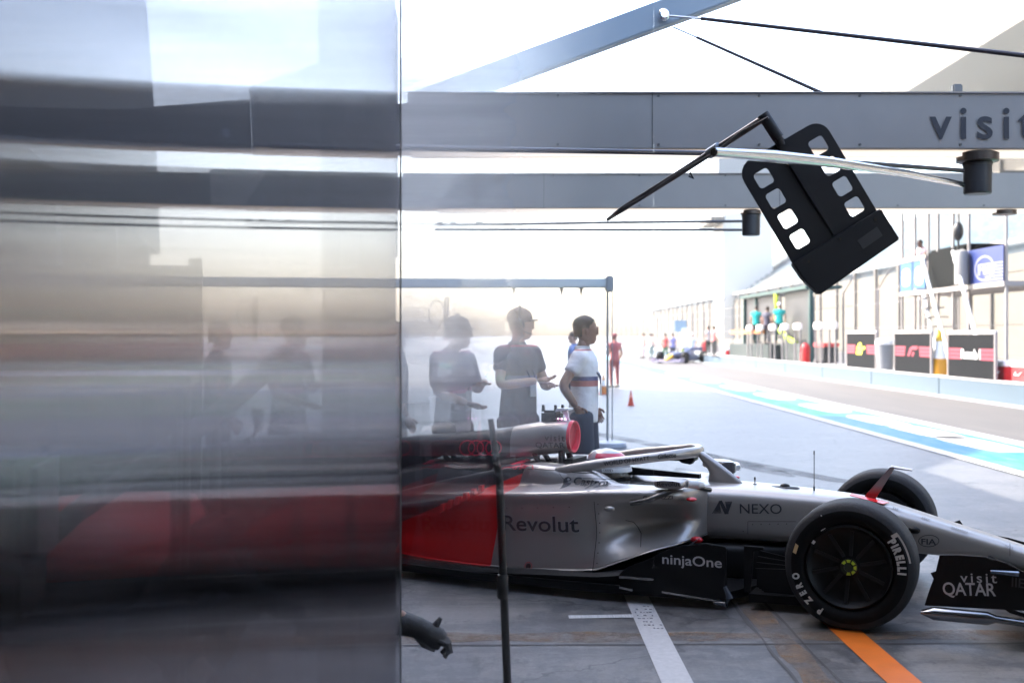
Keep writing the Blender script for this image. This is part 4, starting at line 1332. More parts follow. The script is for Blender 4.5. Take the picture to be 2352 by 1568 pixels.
BASE = dict(pelvis=(0, 0, .96), spine=(.01, 0, 1.14), chest=(.0, 0, 1.33), neck=(-.01, 0, 1.48), head=(.02, 0, 1.63),
            shL=(0, .175, 1.395), elL=(-.03, .25, 1.14), wrL=(.08, .24, .91), shR=(0, -.175, 1.395), elR=(-.03, -.25, 1.14), wrR=(.08, -.24, .91),
            hiL=(0, .10, .90), knL=(.03, .12, .50), anL=(0, .12, .09), toL=(.17, .14, .035), hiR=(0, -.10, .90), knR=(.03, -.12, .50), anR=(0, -.12, .09), toR=(.17, -.14, .035))
def person(label, loc, yaw, pose=None, shirt=(.3, .3, .3), legs=(.03, .03, .05), shorts=False, hair=(.03, .02, .015), cap=None, headset=False, skin=None, group=None, scale=1.0, sleeve=.55, stripe=None, fingers=True, detail=2, look=0.0, hands=True):
    J = {k: Vector(v) for k, v in BASE.items()}
    for k, v in (pose or {}).items():
        J[k] = Vector(v)
    t = thing("person", label, "person", loc, yaw, group)
    t.scale = (scale,) * 3
    sk = skin or skin_m
    order = ["pelvis", "spine", "chest", "neck"]
    rad = dict(pelvis=(.095, .095), spine=(.085, .085), chest=(.095, .095), neck=(.055, .055), sh=(.045, .045), el=(.045, .045), wr=(.030, .030), hi=(.088, .088), kn=(.060, .060), an=(.040, .040), to=(.035, .03))
    V, idx = [], {}
    for k in list(J):
        if k == "head": continue
        idx[k] = len(V)
        V.append((J[k], rad[k] if k in rad else rad[k[:2]]))
    E_ = [(idx[a], idx[b]) for a, b in (("pelvis", "spine"), ("spine", "chest"), ("chest", "neck"), ("chest", "shL"), ("shL", "elL"), ("elL", "wrL"), ("chest", "shR"), ("shR", "elR"), ("elR", "wrR"),
                                          ("pelvis", "hiL"), ("hiL", "knL"), ("knL", "anL"), ("anL", "toL"), ("pelvis", "hiR"), ("hiR", "knR"), ("knR", "anR"), ("anR", "toR"))]
    hd = J["head"]
    cl, sl_ = math.cos(look), math.sin(look)
    def hp(x, y, z):
        return hd + Vector((x * cl - y * sl_, x * sl_ + y * cl, z))
    def extra(k):
        rings = []
        for zz, rx, ry, ox in ((-.125, .045, .045, .0), (-.115, .055, .05, .022), (-.085, .072, .058, .018), (-.045, .084, .066, .010), (0, .092, .073, .004), (.045, .095, .076, -.004), (.085, .082, .066, -.008), (.112, .05, .042, -.01), (.122, .012, .012, -.01)):
            rings.append([hp(ox + rx * math.cos(a), ry * math.sin(a), zz) for a in [2 * math.pi * i / 16 for i in range(16)]])
        k.loft(rings)
        k.loft([[hp(.092 + e, y, z) for y, z in ((-.012 * q, -.045 * q1), (.012 * q, -.045 * q1), (.006 * q, .03), (-.006 * q, .03))] for e, q, q1 in ((-.02, 1.3, 1), (.018, .6, .9))])
        k.tube([hp(.07, -.024, -.075), hp(.088, 0, -.075), hp(.07, .024, -.075)], .007, 6)
        for s in (-1, 1):
            k.ball(hp(.0, s * .076, -.01), 1, 8, 6, (.018, .008, .03))
        k.tube([J["neck"] - Vector((0, 0, .03)), hp(-.01, 0, -.09)], [.058, .05], 10)
        for h in (("L", "R") if hands else ("L",)):
            w_, e_ = J["wr" + h], J["el" + h]
            dv = (w_ - e_).normalized()
            sd_ = dv.cross(Vector((1, 0, 0)))
            sd_ = sd_.normalized() if sd_.length > .2 else Vector((0, 0, 1)).cross(dv).normalized()
            k.tube([w_, w_ + dv * .05, w_ + dv * .095], [.030, .042, .036], 8, flat=.5, up=sd_)
            if fingers:
                s1 = sd_.cross(dv).normalized()
                for q, ln in ((-1.5, .060), (-.5, .072), (.5, .068), (1.5, .052)):
                    b_ = w_ + dv * .088 + s1 * q * .017
                    cu = sd_ * (-.02)
                    k.tube([b_, b_ + dv * ln * .55 + cu * .3, b_ + dv * ln * .85 + cu], [.009, .0085, .006], 6)
                b_ = w_ + dv * .03 + s1 * .034
                k.tube([b_, b_ + dv * .03 + s1 * .022, b_ + dv * .058 + s1 * .022], [.011, .010, .007], 6)
    skin_mesh("body", V, E_, sk, t, idx["pelvis"], detail, extra)
    # shirt: torso and sleeves grown into one surface
    lat = (J["shL"] - J["shR"]).normalized()
    P_, C_, N_ = J["pelvis"], J["chest"], J["neck"]
    up_ = (J["spine"] - P_).normalized()
    def oval_ring(c, w, d_, ax):
        f_ = lat.cross(ax).normalized()
        return [c + lat * (w * math.cos(a)) + f_ * (d_ * math.sin(a)) for a in [2 * math.pi * q / 18 for q in range(18)]]
    upc = (N_ - C_).normalized()
    vx = .02 if detail > 1 else .04
    mb = MB().loft([oval_ring(P_ - up_ * .12, .172, .130, up_), oval_ring(P_, .168, .128, up_), oval_ring(J["spine"], .158, .118, up_), oval_ring(C_ - upc * .02, .182, .130, upc), oval_ring(C_ + upc * .06, .180, .122, upc), oval_ring(C_.lerp(N_, .70), .140, .095, upc), oval_ring(C_.lerp(N_, .92), .072, .070, upc), oval_ring(N_, .062, .062, upc)])
    for h in ("L", "R"):
        sh_, el_, wr_ = J["sh" + h], J["el" + h], J["wr" + h]
        f = min(sleeve, 1)
        end = sh_.lerp(el_, f)
        pts = [sh_.lerp(C_.lerp(N_, .5), .45), sh_, sh_.lerp(end, .5), end]; rr_ = [.080, .078, .068, .064 if f < .9 else .056]
        if sleeve > 1:
            pts.append(el_.lerp(wr_, sleeve - 1)); rr_.append(.042)
        mb.tube(pts, rr_, 14)
        mb.ball(sh_, .078, 12, 8)
        if sleeve > 1: mb.ball(el_, .055, 10, 6)
    sm = mat("cloth %.2f %.2f %.2f" % shirt, shirt, .85, noise=.12, nscale=14, bump=.25)
    so = blob("shirt", mb, sm, t, vx)
    mb = MB().lathe([(.060, -.02), (.072, -.03), (.068, .022), (.058, .03)], J["neck"] + Vector((0, 0, -.015)), 'z', 16, cap=False)
    mb.build("collar", mat("collar cloth %.2f %.2f" % shirt[:2], tuple(q * .8 for q in shirt), .85), so)
    if stripe:
        b_ = sm.copy() if False else None
        nt_ = bpy.data.materials.new("printed cloth %.2f %.2f" % (shirt[0], stripe[0])); nt_.use_nodes = True
        n2_ = nt_.node_tree; pb_ = n2_.nodes["Principled BSDF"]; pb_.inputs["Roughness"].default_value = .85
        tc_ = n2_.nodes.new("ShaderNodeTexCoord"); sx_ = n2_.nodes.new("ShaderNodeSeparateXYZ"); n2_.links.new(tc_.outputs["Object"], sx_.inputs[0])
        rp_ = n2_.nodes.new("ShaderNodeValToRGB"); rp_.color_ramp.interpolation = 'CONSTANT'
        els = rp_.color_ramp.elements
        els[0].position = 0; els[0].color = (*shirt, 1); els[1].position = .5; els[1].color = (*stripe, 1)
        for p_, c_2 in ((.57, (.12, .13, .25)), (.62, shirt), (.93, stripe), (.95, shirt)):
            e_ = els.new(p_); e_.color = (*c_2, 1)
        mp_ = n2_.nodes.new("ShaderNodeMapRange"); mp_.inputs[1].default_value = .8; mp_.inputs[2].default_value = 1.5
        nz_ = n2_.nodes.new("ShaderNodeTexNoise"); nz_.inputs["Scale"].default_value = 7; nz_.inputs["Detail"].default_value = 4; n2_.links.new(tc_.outputs["Object"], nz_.inputs["Vector"])
        bp_ = n2_.nodes.new("ShaderNodeBump"); bp_.inputs["Strength"].default_value = .7; bp_.inputs["Distance"].default_value = .05; n2_.links.new(nz_.outputs[0], bp_.inputs["Height"]); n2_.links.new(bp_.outputs[0], pb_.inputs["Normal"])
        n2_.links.new(sx_.outputs[2], mp_.inputs[0]); n2_.links.new(mp_.outputs[0], rp_.inputs[0]); n2_.links.new(rp_.outputs[0], pb_.inputs["Base Color"])
        so.data.materials[0] = nt_
        ny = J["neck"]; ch_ = J["chest"]
        MB().tube([ny + Vector((-.06, .03, .0)), ny + Vector((.05, .062, -.05)), ch_ + Vector((.145, .03, -.10)), ch_ + Vector((.15, 0, -.16)), ch_ + Vector((.145, -.03, -.10)), ny + Vector((.05, -.062, -.05)), ny + Vector((-.06, -.03, .0))], .006, 6).build("lanyard", mat("lanyard navy", (.03, .04, .10), .7), t)
        MB().box(ch_ + Vector((.152, 0, -.21)), (.006, .065, .095)).build("badge", mat("badge white", (.5, .5, .5), .5), t, smooth=0)
    if stripe and False:
        mb = MB().tube([J["chest"] + Vector((.10, .13, -.1)), J["chest"] + Vector((.15, 0, -.13)), J["chest"] + Vector((.10, -.13, -.1))], .035, 8)
        mb.build("chest_stripe", mat("stripe %.2f %.2f" % stripe[:2], stripe, .8), so)
    # trousers or shorts
    mb = MB().loft([oval_ring(P_ + up_ * .12, .150, .112, up_), oval_ring(P_, .158, .120, up_), oval_ring(P_ - up_ * .08, .160, .122, up_)])
    for h in ("L", "R"):
        hi_, kn_, an_ = J["hi" + h], J["kn" + h], J["an" + h]
        if shorts:
            mb.tube([hi_.lerp(P_, .3), hi_, hi_.lerp(kn_, .85)], [.11, .108, .098], 14)
        else:
            mb.tube([hi_.lerp(P_, .3), hi_, hi_.lerp(kn_, .6), kn_, kn_.lerp(an_, .5), kn_.lerp(an_, .95)], [.105, .104, .086, .075, .066, .056], 14)
            mb.ball(kn_, .074, 10, 6)
    lm = mat("cloth %.2f %.2f %.2f" % legs, legs, .85, noise=.12, nscale=14, bump=.25)
    blob("shorts" if shorts else "trousers", mb, lm, t, vx)
    for h in ("L", "R"):
        an, to = J["an" + h], J["to" + h]
        dv = (to - an); dv.z = 0; dv.normalize()
        pts = [an - dv * .06 + Vector((0, 0, -.03)), an + dv * .03 + Vector((0, 0, -.02)), to + dv * .02 + Vector((0, 0, .012)), to + dv * .08]
        MB().tube(pts, [.04, .055, .045, .026], 12, flat=.8).build("shoe", mat("black shoe", (.02, .02, .022), .6), t)
    # hair or cap
    rings = []
    for zz, q in ((.012, 1.05), (.05, 1.08), (.09, 1.08), (.118, .72), (.132, .12)):
        rx, ry = {0.012: (.094, .075), .05: (.096, .077), .09: (.082, .066), .118: (.07, .056), .132: (.06, .05)}[zz]
        rings.append([hp((-.012 if not cap else -.006) + rx * q * math.cos(a) * (.86 if (not cap and math.cos(a) > .3 and zz < .06) else 1), ry * q * math.sin(a), zz) for a in [2 * math.pi * i / 16 for i in range(16)]])
    mb = MB().loft(rings)
    if not cap:
        mb.loft([[hp(-.02 + .088 * q * math.cos(a), .078 * q * math.sin(a), zz) for a in [R(100 + 160 * i / 9) for i in range(10)]] for zz, q in ((-.06, .9), (.0, 1.0), (.03, 1.04))], cap=False, closed=False)
        mb.build("hair", mat("hair %.2f" % hair[0], hair, .6), t)
    else:
        mb.loft([[hp(.07 + x, y, z) for y, z in ((-.06 * q, .022), (.06 * q, .022), (.05 * q, .032), (-.05 * q, .032))] for x, q in ((0, 1), (.04, .95), (.065, .55))])
        mb.build("cap", mat("cap cloth %.2f" % cap[0], cap, .8), t)
    if headset:
        mb = MB()
        for s in (-1, 1):
            mb.lathe([(0, 0), (.036, 0), (.04, .012), (.036, .03), (0, .032)], hp(0, s * .085 - (.016), -.012), 'y', 14)
        mb.tube([hp(0, .09 * math.cos(a), -.01 + .145 * math.sin(a)) for a in [math.pi * i / 10 for i in range(11)]], .009, 8)
        mb.tube([hp(.0, -.09, -.03), hp(.06, -.085, -.07), hp(.10, -.04, -.08)], .004, 6)
        mb.build("headset", mat("headset plastic", (.05, .05, .05), .4), t)
    return t

def at_px(x, dd):
    return Vector(((x - HX) / F * dd, dd, 0))
pitg = "crew and guests standing behind the silver car"
person("person in white polo shirt and dark shorts standing behind the cockpit hands at hips", at_px(1340, 10.3), R(-15), dict(elR=(-.12, -.30, 1.16), wrR=(-.02, -.20, .98), elL=(-.08, .27, 1.15), wrL=(.05, .22, .95)),
       shirt=(.78, .78, .80), legs=(.035, .045, .07), shorts=True, group=pitg, scale=1.05, look=R(15), stripe=(.45, .18, .16), skin=skin_d)
person("person in black team shirt and headset with bare folded forearms", at_px(1190, 9.5), R(-42), dict(elR=(.05, -.27, 1.16), wrR=(.25, -.06, 1.20), elL=(.05, .27, 1.14), wrL=(.25, .08, 1.16)),
       shirt=(.055, .05, .055), legs=(.03, .035, .05), cap=(.13, .09, .08), headset=True, group=pitg, look=R(35), scale=1.08, stripe=(.35, .03, .04))
person("person in grey and pink top with dark cap beside the engine cover", at_px(1040, 9.1), R(-35), dict(elR=(.06, -.27, 1.16), wrR=(.22, -.10, 1.08), elL=(.03, .27, 1.16), wrL=(.24, .05, 1.22), head=(.05, 0, 1.61)),
       shirt=(.30, .27, .30), legs=(.03, .03, .045), cap=(.10, .06, .06), headset=True, group=pitg, look=R(30), scale=1.05, stripe=(.55, .16, .28), sleeve=.8)
person("person in dark clothes half hidden by the edge of the glossy panel", at_px(905, 10.4), R(15), None, shirt=(.06, .07, .09), legs=(.03, .03, .035), hair=(.03, .02, .02), group=pitg, scale=1.02)
person("person in blue shirt far off beside the neighbouring gantry", at_px(1318, 24), R(160), None, shirt=(.12, .22, .5), legs=(.05, .05, .07), group=pitg, detail=1, fingers=False)
person("person in red clothes far off by the lane behind the white shirted one", at_px(1412, 36), R(120), None, shirt=(.5, .16, .15), legs=(.4, .14, .13), cap=(.35, .12, .12), group=pitg, detail=1, fingers=False)

# driver in the cockpit
drv = thing("person", "driver in white and silver helmet sitting in the silver car's cockpit", "person")
drv.matrix_world = Matrix.Translation((2.27, 7.24, 0)) @ Matrix.Rotation(CAR_YAW, 4, 'Z')
DV = [((-1.95, 0, .22), .12), ((-1.93, 0, .40), .13), ((-1.88, 0, .54), .09), ((-1.84, 0, .63), .06), ((-1.86, .17, .53), .06), ((-1.62, .20, .42), .045), ((-1.38, .12, .50), .035), ((-1.86, -.17, .53), .06), ((-1.62, -.20, .42), .045), ((-1.38, -.12, .50), .035),
      ((-1.7, .09, .2), .085), ((-1.3, .11, .36), .06), ((-.9, .10, .38), .045), ((-1.7, -.09, .2), .085), ((-1.3, -.11, .36), .06), ((-.9, -.10, .38), .045)]
DE = [(0, 1), (1, 2), (2, 3), (2, 4), (4, 5), (5, 6), (2, 7), (7, 8), (8, 9), (0, 10), (10, 11), (11, 12), (0, 13), (13, 14), (14, 15)]
def dhead(k):
    k.ball((-1.755, 0, .735), .095, 14, 10, (1, .85, 1.15))
skin_mesh("body", [(Vector(a), b) for a, b in DV], DE, mat("white race suit", (.6, .6, .6), .8), drv, 0, 2, dhead)
hx, hz = -1.748, .742
rings = []
for zz, rx, ry, ox in ((-.125, .105, .095, .02), (-.105, .130, .112, .022), (-.06, .150, .125, .016), (-.01, .156, .130, .006), (.04, .150, .128, -.004), (.085, .128, .110, -.014), (.112, .092, .082, -.02), (.128, .045, .04, -.022), (.132, .008, .008, -.022)):
    rings.append([Vector((hx + ox + rx * math.cos(a), ry * math.sin(a), hz + zz)) for a in [2 * math.pi * i / 32 for i in range(32)]])
helm = MB().loft(rings).build("helmet", mat("white helmet paint", (.42, .41, .42), .25, coat=.6), drv)
def helm_pt(a, zz, off=.003):
    zs = [(-.125, .105, .095, .02), (-.105, .130, .112, .022), (-.06, .150, .125, .016), (-.01, .156, .130, .006), (.04, .150, .128, -.004), (.085, .128, .110, -.014), (.112, .092, .082, -.02), (.128, .045, .04, -.022)]
    for p, q in zip(zs, zs[1:]):
        if p[0] <= zz <= q[0]:
            t_ = (zz - p[0]) / (q[0] - p[0])
            rx, ry, ox = [p[i] + (q[i] - p[i]) * t_ for i in (1, 2, 3)]
            return Vector((hx + ox + (rx + off) * math.cos(a), (ry + off) * math.sin(a), hz + zz))
def helm_patch(name, a0, a1, z0, z1, m, off=.003, n=16, k=4):
    mb = MB()
    rows = [[helm_pt(R(a0 + (a1 - a0) * i / n), z0 + (z1 - z0) * j / k, off) for i in range(n + 1)] for j in range(k + 1)]
    mb.loft(rows, cap=False, closed=False)
    return mb.build(name, m, helm)
helm_patch("visor", -98, 98, -.085, -.022, mat("mirror visor", (.22, .22, .20), .06, metal=1), .004)
helm_patch("visor_strip", -92, 92, -.022, .010, mat("visor strip white", (.78, .78, .78), .4), .006)
helm_patch("helmet_stripe", -110, 60, .070, .104, mat("helmet pink", (.62, .06, .11), .3), .003)
helm_patch("helmet_crest", -70, 20, .036, .058, mat("helmet sky", (.16, .26, .55), .3), .003)
helm_patch("helmet_band", -150, -40, .045, .052, mat("helmet dark line", (.03, .03, .04), .3), .0035)
for i in range(7):
    helm_patch("helmet_spot", -60 + i * 9, -56 + i * 9, .048 + .008 * (i % 3), .060 + .008 * (i % 3), mat(("helmet blue", "helmet red", "helmet navy")[i % 3], ((.1, .2, .6), (.7, .05, .1), (.05, .06, .2))[i % 3], .3), .0045, 3, 2)
vs, fs = text_mesh("NEXO", .030, .0008)
MB().add([helm_pt(R(-112) + x / .14, .018 + y, .005) for x, y in vs], fs).build("helmet_lettering", grey_ink, helm, smooth=0)
mk = MB()
for i in range(4):
    c0 = Vector((R(-84 + i * 5.2), -.006))
    rr_ = [(c0.x + .07 * math.cos(a), c0.y + .0095 * math.sin(a)) for a in [2 * math.pi * q / 18 for q in range(18)]]
    ri_ = [(c0.x + .055 * math.cos(a), c0.y + .0075 * math.sin(a)) for a in [2 * math.pi * q / 18 for q in range(18)]]
    mk.add([helm_pt(a, z, .0075) for a, z in rr_ + ri_], [(q, (q + 1) % 18, 18 + (q + 1) % 18, 18 + q) for q in range(18)])
mk.build("visor_rings", grey_ink, helm, smooth=0)

# crouching mechanic behind the panel whose gloved hand shows beside its edge
mh = W(985, 1458, 5.0)
cm = person("crouching mechanic in dark overalls behind the glossy panel reaching out a gloved hand", (mh.x - .62, 5.25, 0), R(-18),
            dict(pelvis=(-.18, 0, .36), spine=(-.08, 0, .53), chest=(.06, 0, .70), neck=(.16, 0, .84), head=(.24, 0, .97), shL=(.08, .19, .77), elL=(.16, .24, .55), wrL=(.25, .08, .50), shR=(.10, -.19, .76), elR=(.30, -.22, .56), wrR=(.585, -.085, .415),
                 hiL=(-.16, .1, .33), knL=(.20, .18, .40), anL=(.02, .16, .09), toL=(.18, .18, .035), hiR=(-.16, -.1, .33), knR=(.18, -.16, .12), anR=(-.16, -.14, .08), toR=(-.04, -.14, .035)),
            shirt=(.045, .05, .06), legs=(.035, .038, .045), cap=(.03, .03, .035), sleeve=1.9, hands=False)
glove_m = mat("dark work glove", (.045, .045, .05), .7, noise=.3, nscale=60, bump=.4)
wr = W(960, 1440, 5.0)
iv = cm.matrix_basis.inverted()
mb = MB()
dirp = (W(1050, 1492, 5.0) - wr).normalized(); side = Vector((0, 1, 0)); upv = side.cross(dirp).normalized() * -1
if upv.z < 0: upv = -upv
# palm with a cuff
pts = [W(905, 1425, 5.0), wr, wr + dirp * .045, wr + dirp * .10, wr + dirp * .125]
mb.tube(pts, [.058, .046, .048, .050, .040], 14, flat=1.15, up=side)
fb = wr + dirp * .105
for i, (ln, dy) in enumerate(((.085, -.048), (.095, -.016), (.088, .016), (.070, .046))):
    p0 = fb + side * dy * .9 + upv * .004
    p1 = p0 + dirp * ln * .5 + upv * .004
    p2 = p1 + dirp * ln * .25 - upv * .022 * (1 + .2 * i)
    p3 = p2 - upv * .030 - dirp * .008
    mb.tube([p0, p1, p2, p3], [.0145, .0138, .0130, .0105], 10)
tb = wr + dirp * .06 + upv * .035
mb.tube([tb - upv * .012, tb + upv * .022 + dirp * .004, tb + upv * .052 + dirp * .006], [.018, .0155, .009], 10)
mb.v = [iv @ v for v in mb.v]
mb.build("glove", glove_m, cm)
palm = MB().tube([wr + dirp * .0 - upv * .030, wr + dirp * .06 - upv * .046, wr + dirp * .115 - upv * .044], [.016, .022, .014], 12, flat=.7, up=side)
palm.v = [iv @ v for v in palm.v]
palm.build("palm_patch", mat("pale glove palm", (.20, .20, .215), .6, noise=.1), cm)

# ================================================================== PIT WALL SIDE
cream = mat("sunlit cream concrete", (0.1130, 0.1020, 0.0824), .8, noise=.1, nscale=.4)
palemetal = mat("pale grey metal", (0.209, 0.193, 0.193), .5)
wall_blue = mat("pale blue wall paint", (0.0562, 0.0888, 0.1214), .6, noise=.08, nscale=.6)
def at_x(px, X):
    """depth at which the vertical plane at X crosses photo column px"""
    return X * F / (px - HX)
w_ = thing("pit_wall", "long low pale blue concrete wall along the far side of the pit lane", "wall", (12.0, 0, 0))
m_ = MB()
for i in range(46):
    y0 = -10 + i * 6.0
    m_.b2((0, y0, 0), (.35, y0 + 5.96, .50))
m_.build("wall_block", wall_blue, w_, smooth=0, bevel=.015)
MB().b2((-.01, -10, .501), (.40, 266, .535)).build("coping", mat("white coping", (0.3750, 0.3700, 0.3600), .6), w_, smooth=0)
sheet("pit_wall_walkway", 12.4, -40, 15.0, 300, .42, mat("walkway concrete", (0.1925, 0.1820, 0.1680), .8))
sheet("main_straight", 16.5, -60, 34, 900, .006, asph)

pink = mat("pink bar print", (0.270, 0.017, 0.041), .5)
board_m = mat("charcoal banner", (0.009, 0.010, 0.012), .9, spec=.1, noise=.1, nscale=2)
def board(label, xa, xb, ytop, X=12.22):
    ya, yb = at_x(xb, X), at_x(xa, X)            # near, far depth
    ym = (ya + yb) / 2
    t = thing("barrier_board", label, "banner", (X, ym, .54), 0, "charcoal banners along the pit wall")
    L = (yb - ya) / 2
    hgt = H - (ytop - HY) / F * ym - .54
    MB().b2((0, -L, 0), (.03, L, hgt)).build("banner", board_m, t, smooth=0)
    for s in (-1, 1):
        MB().b2((-.02, s * L - .035, -.06), (.045, s * L + .035, hgt + .06)).build("frame_post", palemetal, t, smooth=0)
    MB().b2((-.02, -L, hgt + .02), (.05, L, hgt + .10)).build("top_rail", mat("white top rail", (.75, .73, .7), .5), t, smooth=0)
    hb, z0 = .30, hgt * .42
    for s in (-1, 1):
        a, b = s * L * .96, s * L * .42
        for j in range(3):
            zz = z0 + j * .105
            mb = MB().add([(-.004, -a, zz), (-.004, -b - .03 * j * s * -1, zz), (-.004, -b - .03 * (j + 1) * s * -1, zz + .088), (-.004, -a, zz + .088)], [(0, 1, 2, 3)])
            mb.build("pink_bar", pink, t, smooth=0)
    return t, L, z0
bA, LA, zA = board("first charcoal banner with a yellow script between pink bars, beside the grey bin", 1945, 2012, 766)
bB, LB, zB = board("middle charcoal banner with a pink emblem between pink bars", 2055, 2139, 766)
bC, LC, zC = board("nearest charcoal banner with white lettering between pink bars, beside the red cool box", 2178, 2286, 768)
# face of the banners looks towards the pit lane: text runs towards the viewer
lettering("lettering", "Pirelli"[0:0] + "Lenovo"[0:0] + "fir", .55, (-.006, .55, zA - .02), (0, -1, 0), (0, 0, 1), mat("yellow script", (.72, .70, .05), .5), bA, width=1.05, bold=.02, shear=.35)
mb = MB()
mb.add([(-.005, .42, zB), (-.005, .22, zB), (-.005, .02, zB + .20), (-.005, -.40, zB + .20), (-.005, -.50, zB + .31), (-.005, .0, zB + .31), (-.005, .20, zB + .24)], [(0, 1, 2, 3, 4, 5, 6)])
mb.add([(-.005, -.12, zB), (-.005, -.32, zB), (-.005, -.55, zB + .31), (-.005, -.72, zB + .31)][::-1] if False else [(-.005, .05, zB), (-.005, -.12, zB), (-.005, -.22, zB + .13), (-.005, -.05, zB + .13)], [(0, 1, 2, 3)])
mb.build("emblem", pink, bB, smooth=0)
lettering("lettering", "Formula 1", .34, (-.006, .62, zC + .03), (0, -1, 0), (0, 0, 1), mat("white print", (.8, .8, .8), .5), bC, width=1.25, bold=.012)

# bin, cone, cool box, hoops
t = thing("litter_bin", "grey litter bin with white lid between two charcoal banners", "bin", (12.45, at_x(2033, 12.45), .42))
MB().lathe([(.24, 0), (.30, .95)], (0, 0, 0), 'z', 20).build("body", mat("bin grey", (0.210, 0.220, 0.240), .5), t)
MB().lathe([(.31, .95), (.32, 1.02), (.28, 1.12), (0, 1.16)], (0, 0, .002), 'z', 20).build("lid", mat("bin white", (.8, .8, .8), .5), t)
def cone(label, px, X, dd, z0, hgt, bands, base, group=None):
    t = thing("traffic_cone", label, "cone", (X, dd, z0), 0, group)
    MB().b2((-hgt * .26, -hgt * .26, 0), (hgt * .26, hgt * .26, hgt * .04)).build("base", base, t, smooth=0, bevel=.01)
    z = hgt * .04
    for f, m in bands:
        z1 = z + (hgt * .96) * f
        r0, r1 = hgt * (.20 - .17 * (z / hgt)), hgt * (.20 - .17 * (z1 / hgt))
        MB().lathe([(r0, z + .0005), (r1, z1)], (0, 0, 0), 'z', 20).build("band", m, t)
        z = z1
    return t
yel = mat("cone yellow", (0.560, 0.350, 0.014), .5); cwh = mat("cone white", (.78, .76, .74), .5); org = mat("cone orange", (0.574, 0.070, 0.035), .5); dko = mat("cone amber", (0.525, 0.231, 0.007), .5)
cone("tall yellow and white cone between the charcoal banners", 0, 12.5, at_x(2158, 12.5), .42, 1.42, ((.38, dko), (.37, cwh), (.25, yel)), yel)
dd = H * F / (931 - HY)
cone("small red cone alone on the apron right of the guests", 0, (1449 - HX) / F * dd, dd, 0, .36, ((.5, org), (.2, mat("cone pale red", (.85, .22, .15), .5)), (.3, org)), org)
dd = H * F / (905 - HY)
cone("orange cone at the foot of the neighbouring gantry's post", 0, (1386 - HX) / F * dd, dd, 0, .55, ((.4, mat("cone light orange", (0.595, 0.210, 0.042), .5)), (.3, cwh), (.3, mat("cone light orange", (.85, .3, .06), .5))), org)
def coolbox(label, px, X, sc=1):
    t = thing("cool_box", label, "cool box", (X, at_x(px, X), .42), 0, "red cool boxes on the pit wall walkway")
    MB().b2((-.28 * sc, -.42 * sc, 0), (.28 * sc, .42 * sc, .46 * sc)).build("body", mat("cool box red", (0.504, 0.014, 0.021), .45), t, smooth=0, bevel=.03)
    MB().b2((-.30 * sc, -.44 * sc, .462 * sc), (.30 * sc, .44 * sc, .60 * sc)).build("lid", mat("cool box white", (.82, .8, .8), .45), t, smooth=0, bevel=.03)
    MB().tube([(-.29 * sc, -.15 * sc, .34 * sc), (-.33 * sc, -.12 * sc, .28 * sc), (-.33 * sc, .12 * sc, .28 * sc), (-.29 * sc, .15 * sc, .34 * sc)], .014, 8).build("handle", cwh, t)
    return t
coolbox("red cool box with white lid right of the charcoal banners", 2316, 12.75, 1.0)
coolbox("small red and white cool box far along the wall, left of the teal stand", 1690, 13, .9)
coolbox("small red and white cool box nearest the walking figures far along the wall", 1674, 13, .8)
coolbox("red box cut by the right edge of the picture", 2366, 12.7, 1.0)
for i, px in enumerate((1722, 1745, 1775, 1802, 1832, 1880, 1912)):
    dq = at_x(px, 12.3)
    t = thing("guard_hoop", ("grey guard hoop with white padded top on the pit wall before the teal stand" if i < 5 else "grey guard hoop with white padded top right of the teal stand"), "guard hoop", (12.3, dq, .5), 0, "guard hoops before the teal stand" if i < 5 else "guard hoops right of the teal stand")
    MB().tube([(0, -.42, 0), (0, -.42, 1.5)], .04, 8).tube([(0, .42, 0), (0, .42, 1.5)], .04, 8).build("post", palemetal, t)
    MB().b2((-.08, -.52, 1.42), (.08, .52, 1.70)).build("pad", mat("white pad", (.8, .74, .7), .6), t, smooth=0, bevel=.04)

# teal pit stand with its crew
teal = mat("teal paint", (.003, .045, .044), .4)
y0, y1 = at_x(1862, 13.4), at_x(1709, 13.4)
t = thing("pit_stand", "teal roofed pit stand with grey screens and a lime stripe on the pit wall", "stand", (13.4, y0, .42))
L = y1 - y0
MB().b2((-.25, -.1, 3.35), (1.4, L + .1, 3.5)).build("roof", teal, t, smooth=0, bevel=.03)
for y in (0, L * .78, L - .12):
    MB().b2((-.05, y, 0), (.12, y + .22, 3.35)).build("post", teal, t, smooth=0)
for (a, b, zz) in ((.25, L * .36, .4), (L * .42, L * .76, 1.3), (L * .80, L - .2, 1.5)):
    MB().b2((.10, a, zz), (.16, b, 3.3)).build("screen", mat("grey stand screen", (0.021, 0.020, 0.023), .5), t, smooth=0)
mb = MB().tube([(-.12, L * .42, 3.35), (-.12, L * .41, 2.2), (-.12, L * .36, 1.5), (-.12, L * .25, 1.1), (-.12, L * .15, .9)], .13, 10)
mb.build("lime_stripe", mat("lime paint", (0.350, 0.476, 0.014), .4), t)
MB().b2((-.3, .2, 0), (.9, L * .35, .9)).build("console", mat("black console", (.02, .03, .03), .5), t, smooth=0, bevel=.03)
MB().b2((-.9, L * .30, .0), (.0, L * .98, .8)).build("plinth", mat("dark plinth", (.01, .02, .02), .6), t, smooth=0)
MB().b2((-.95, L * .42, 1.35), (-.70, L * .95, 1.55)).build("desk", mat("orange desk", (.55, .2, .06), .5), t, smooth=0)
crew = "crew in teal at the pit stand"
person("person in teal shirt at the left of the pit stand", (12.9, at_x(1737, 12.9), 1.25), R(60), None, shirt=(.01, .42, .38), legs=(.02, .05, .05), group=crew, detail=1, fingers=False, scale=1.15)
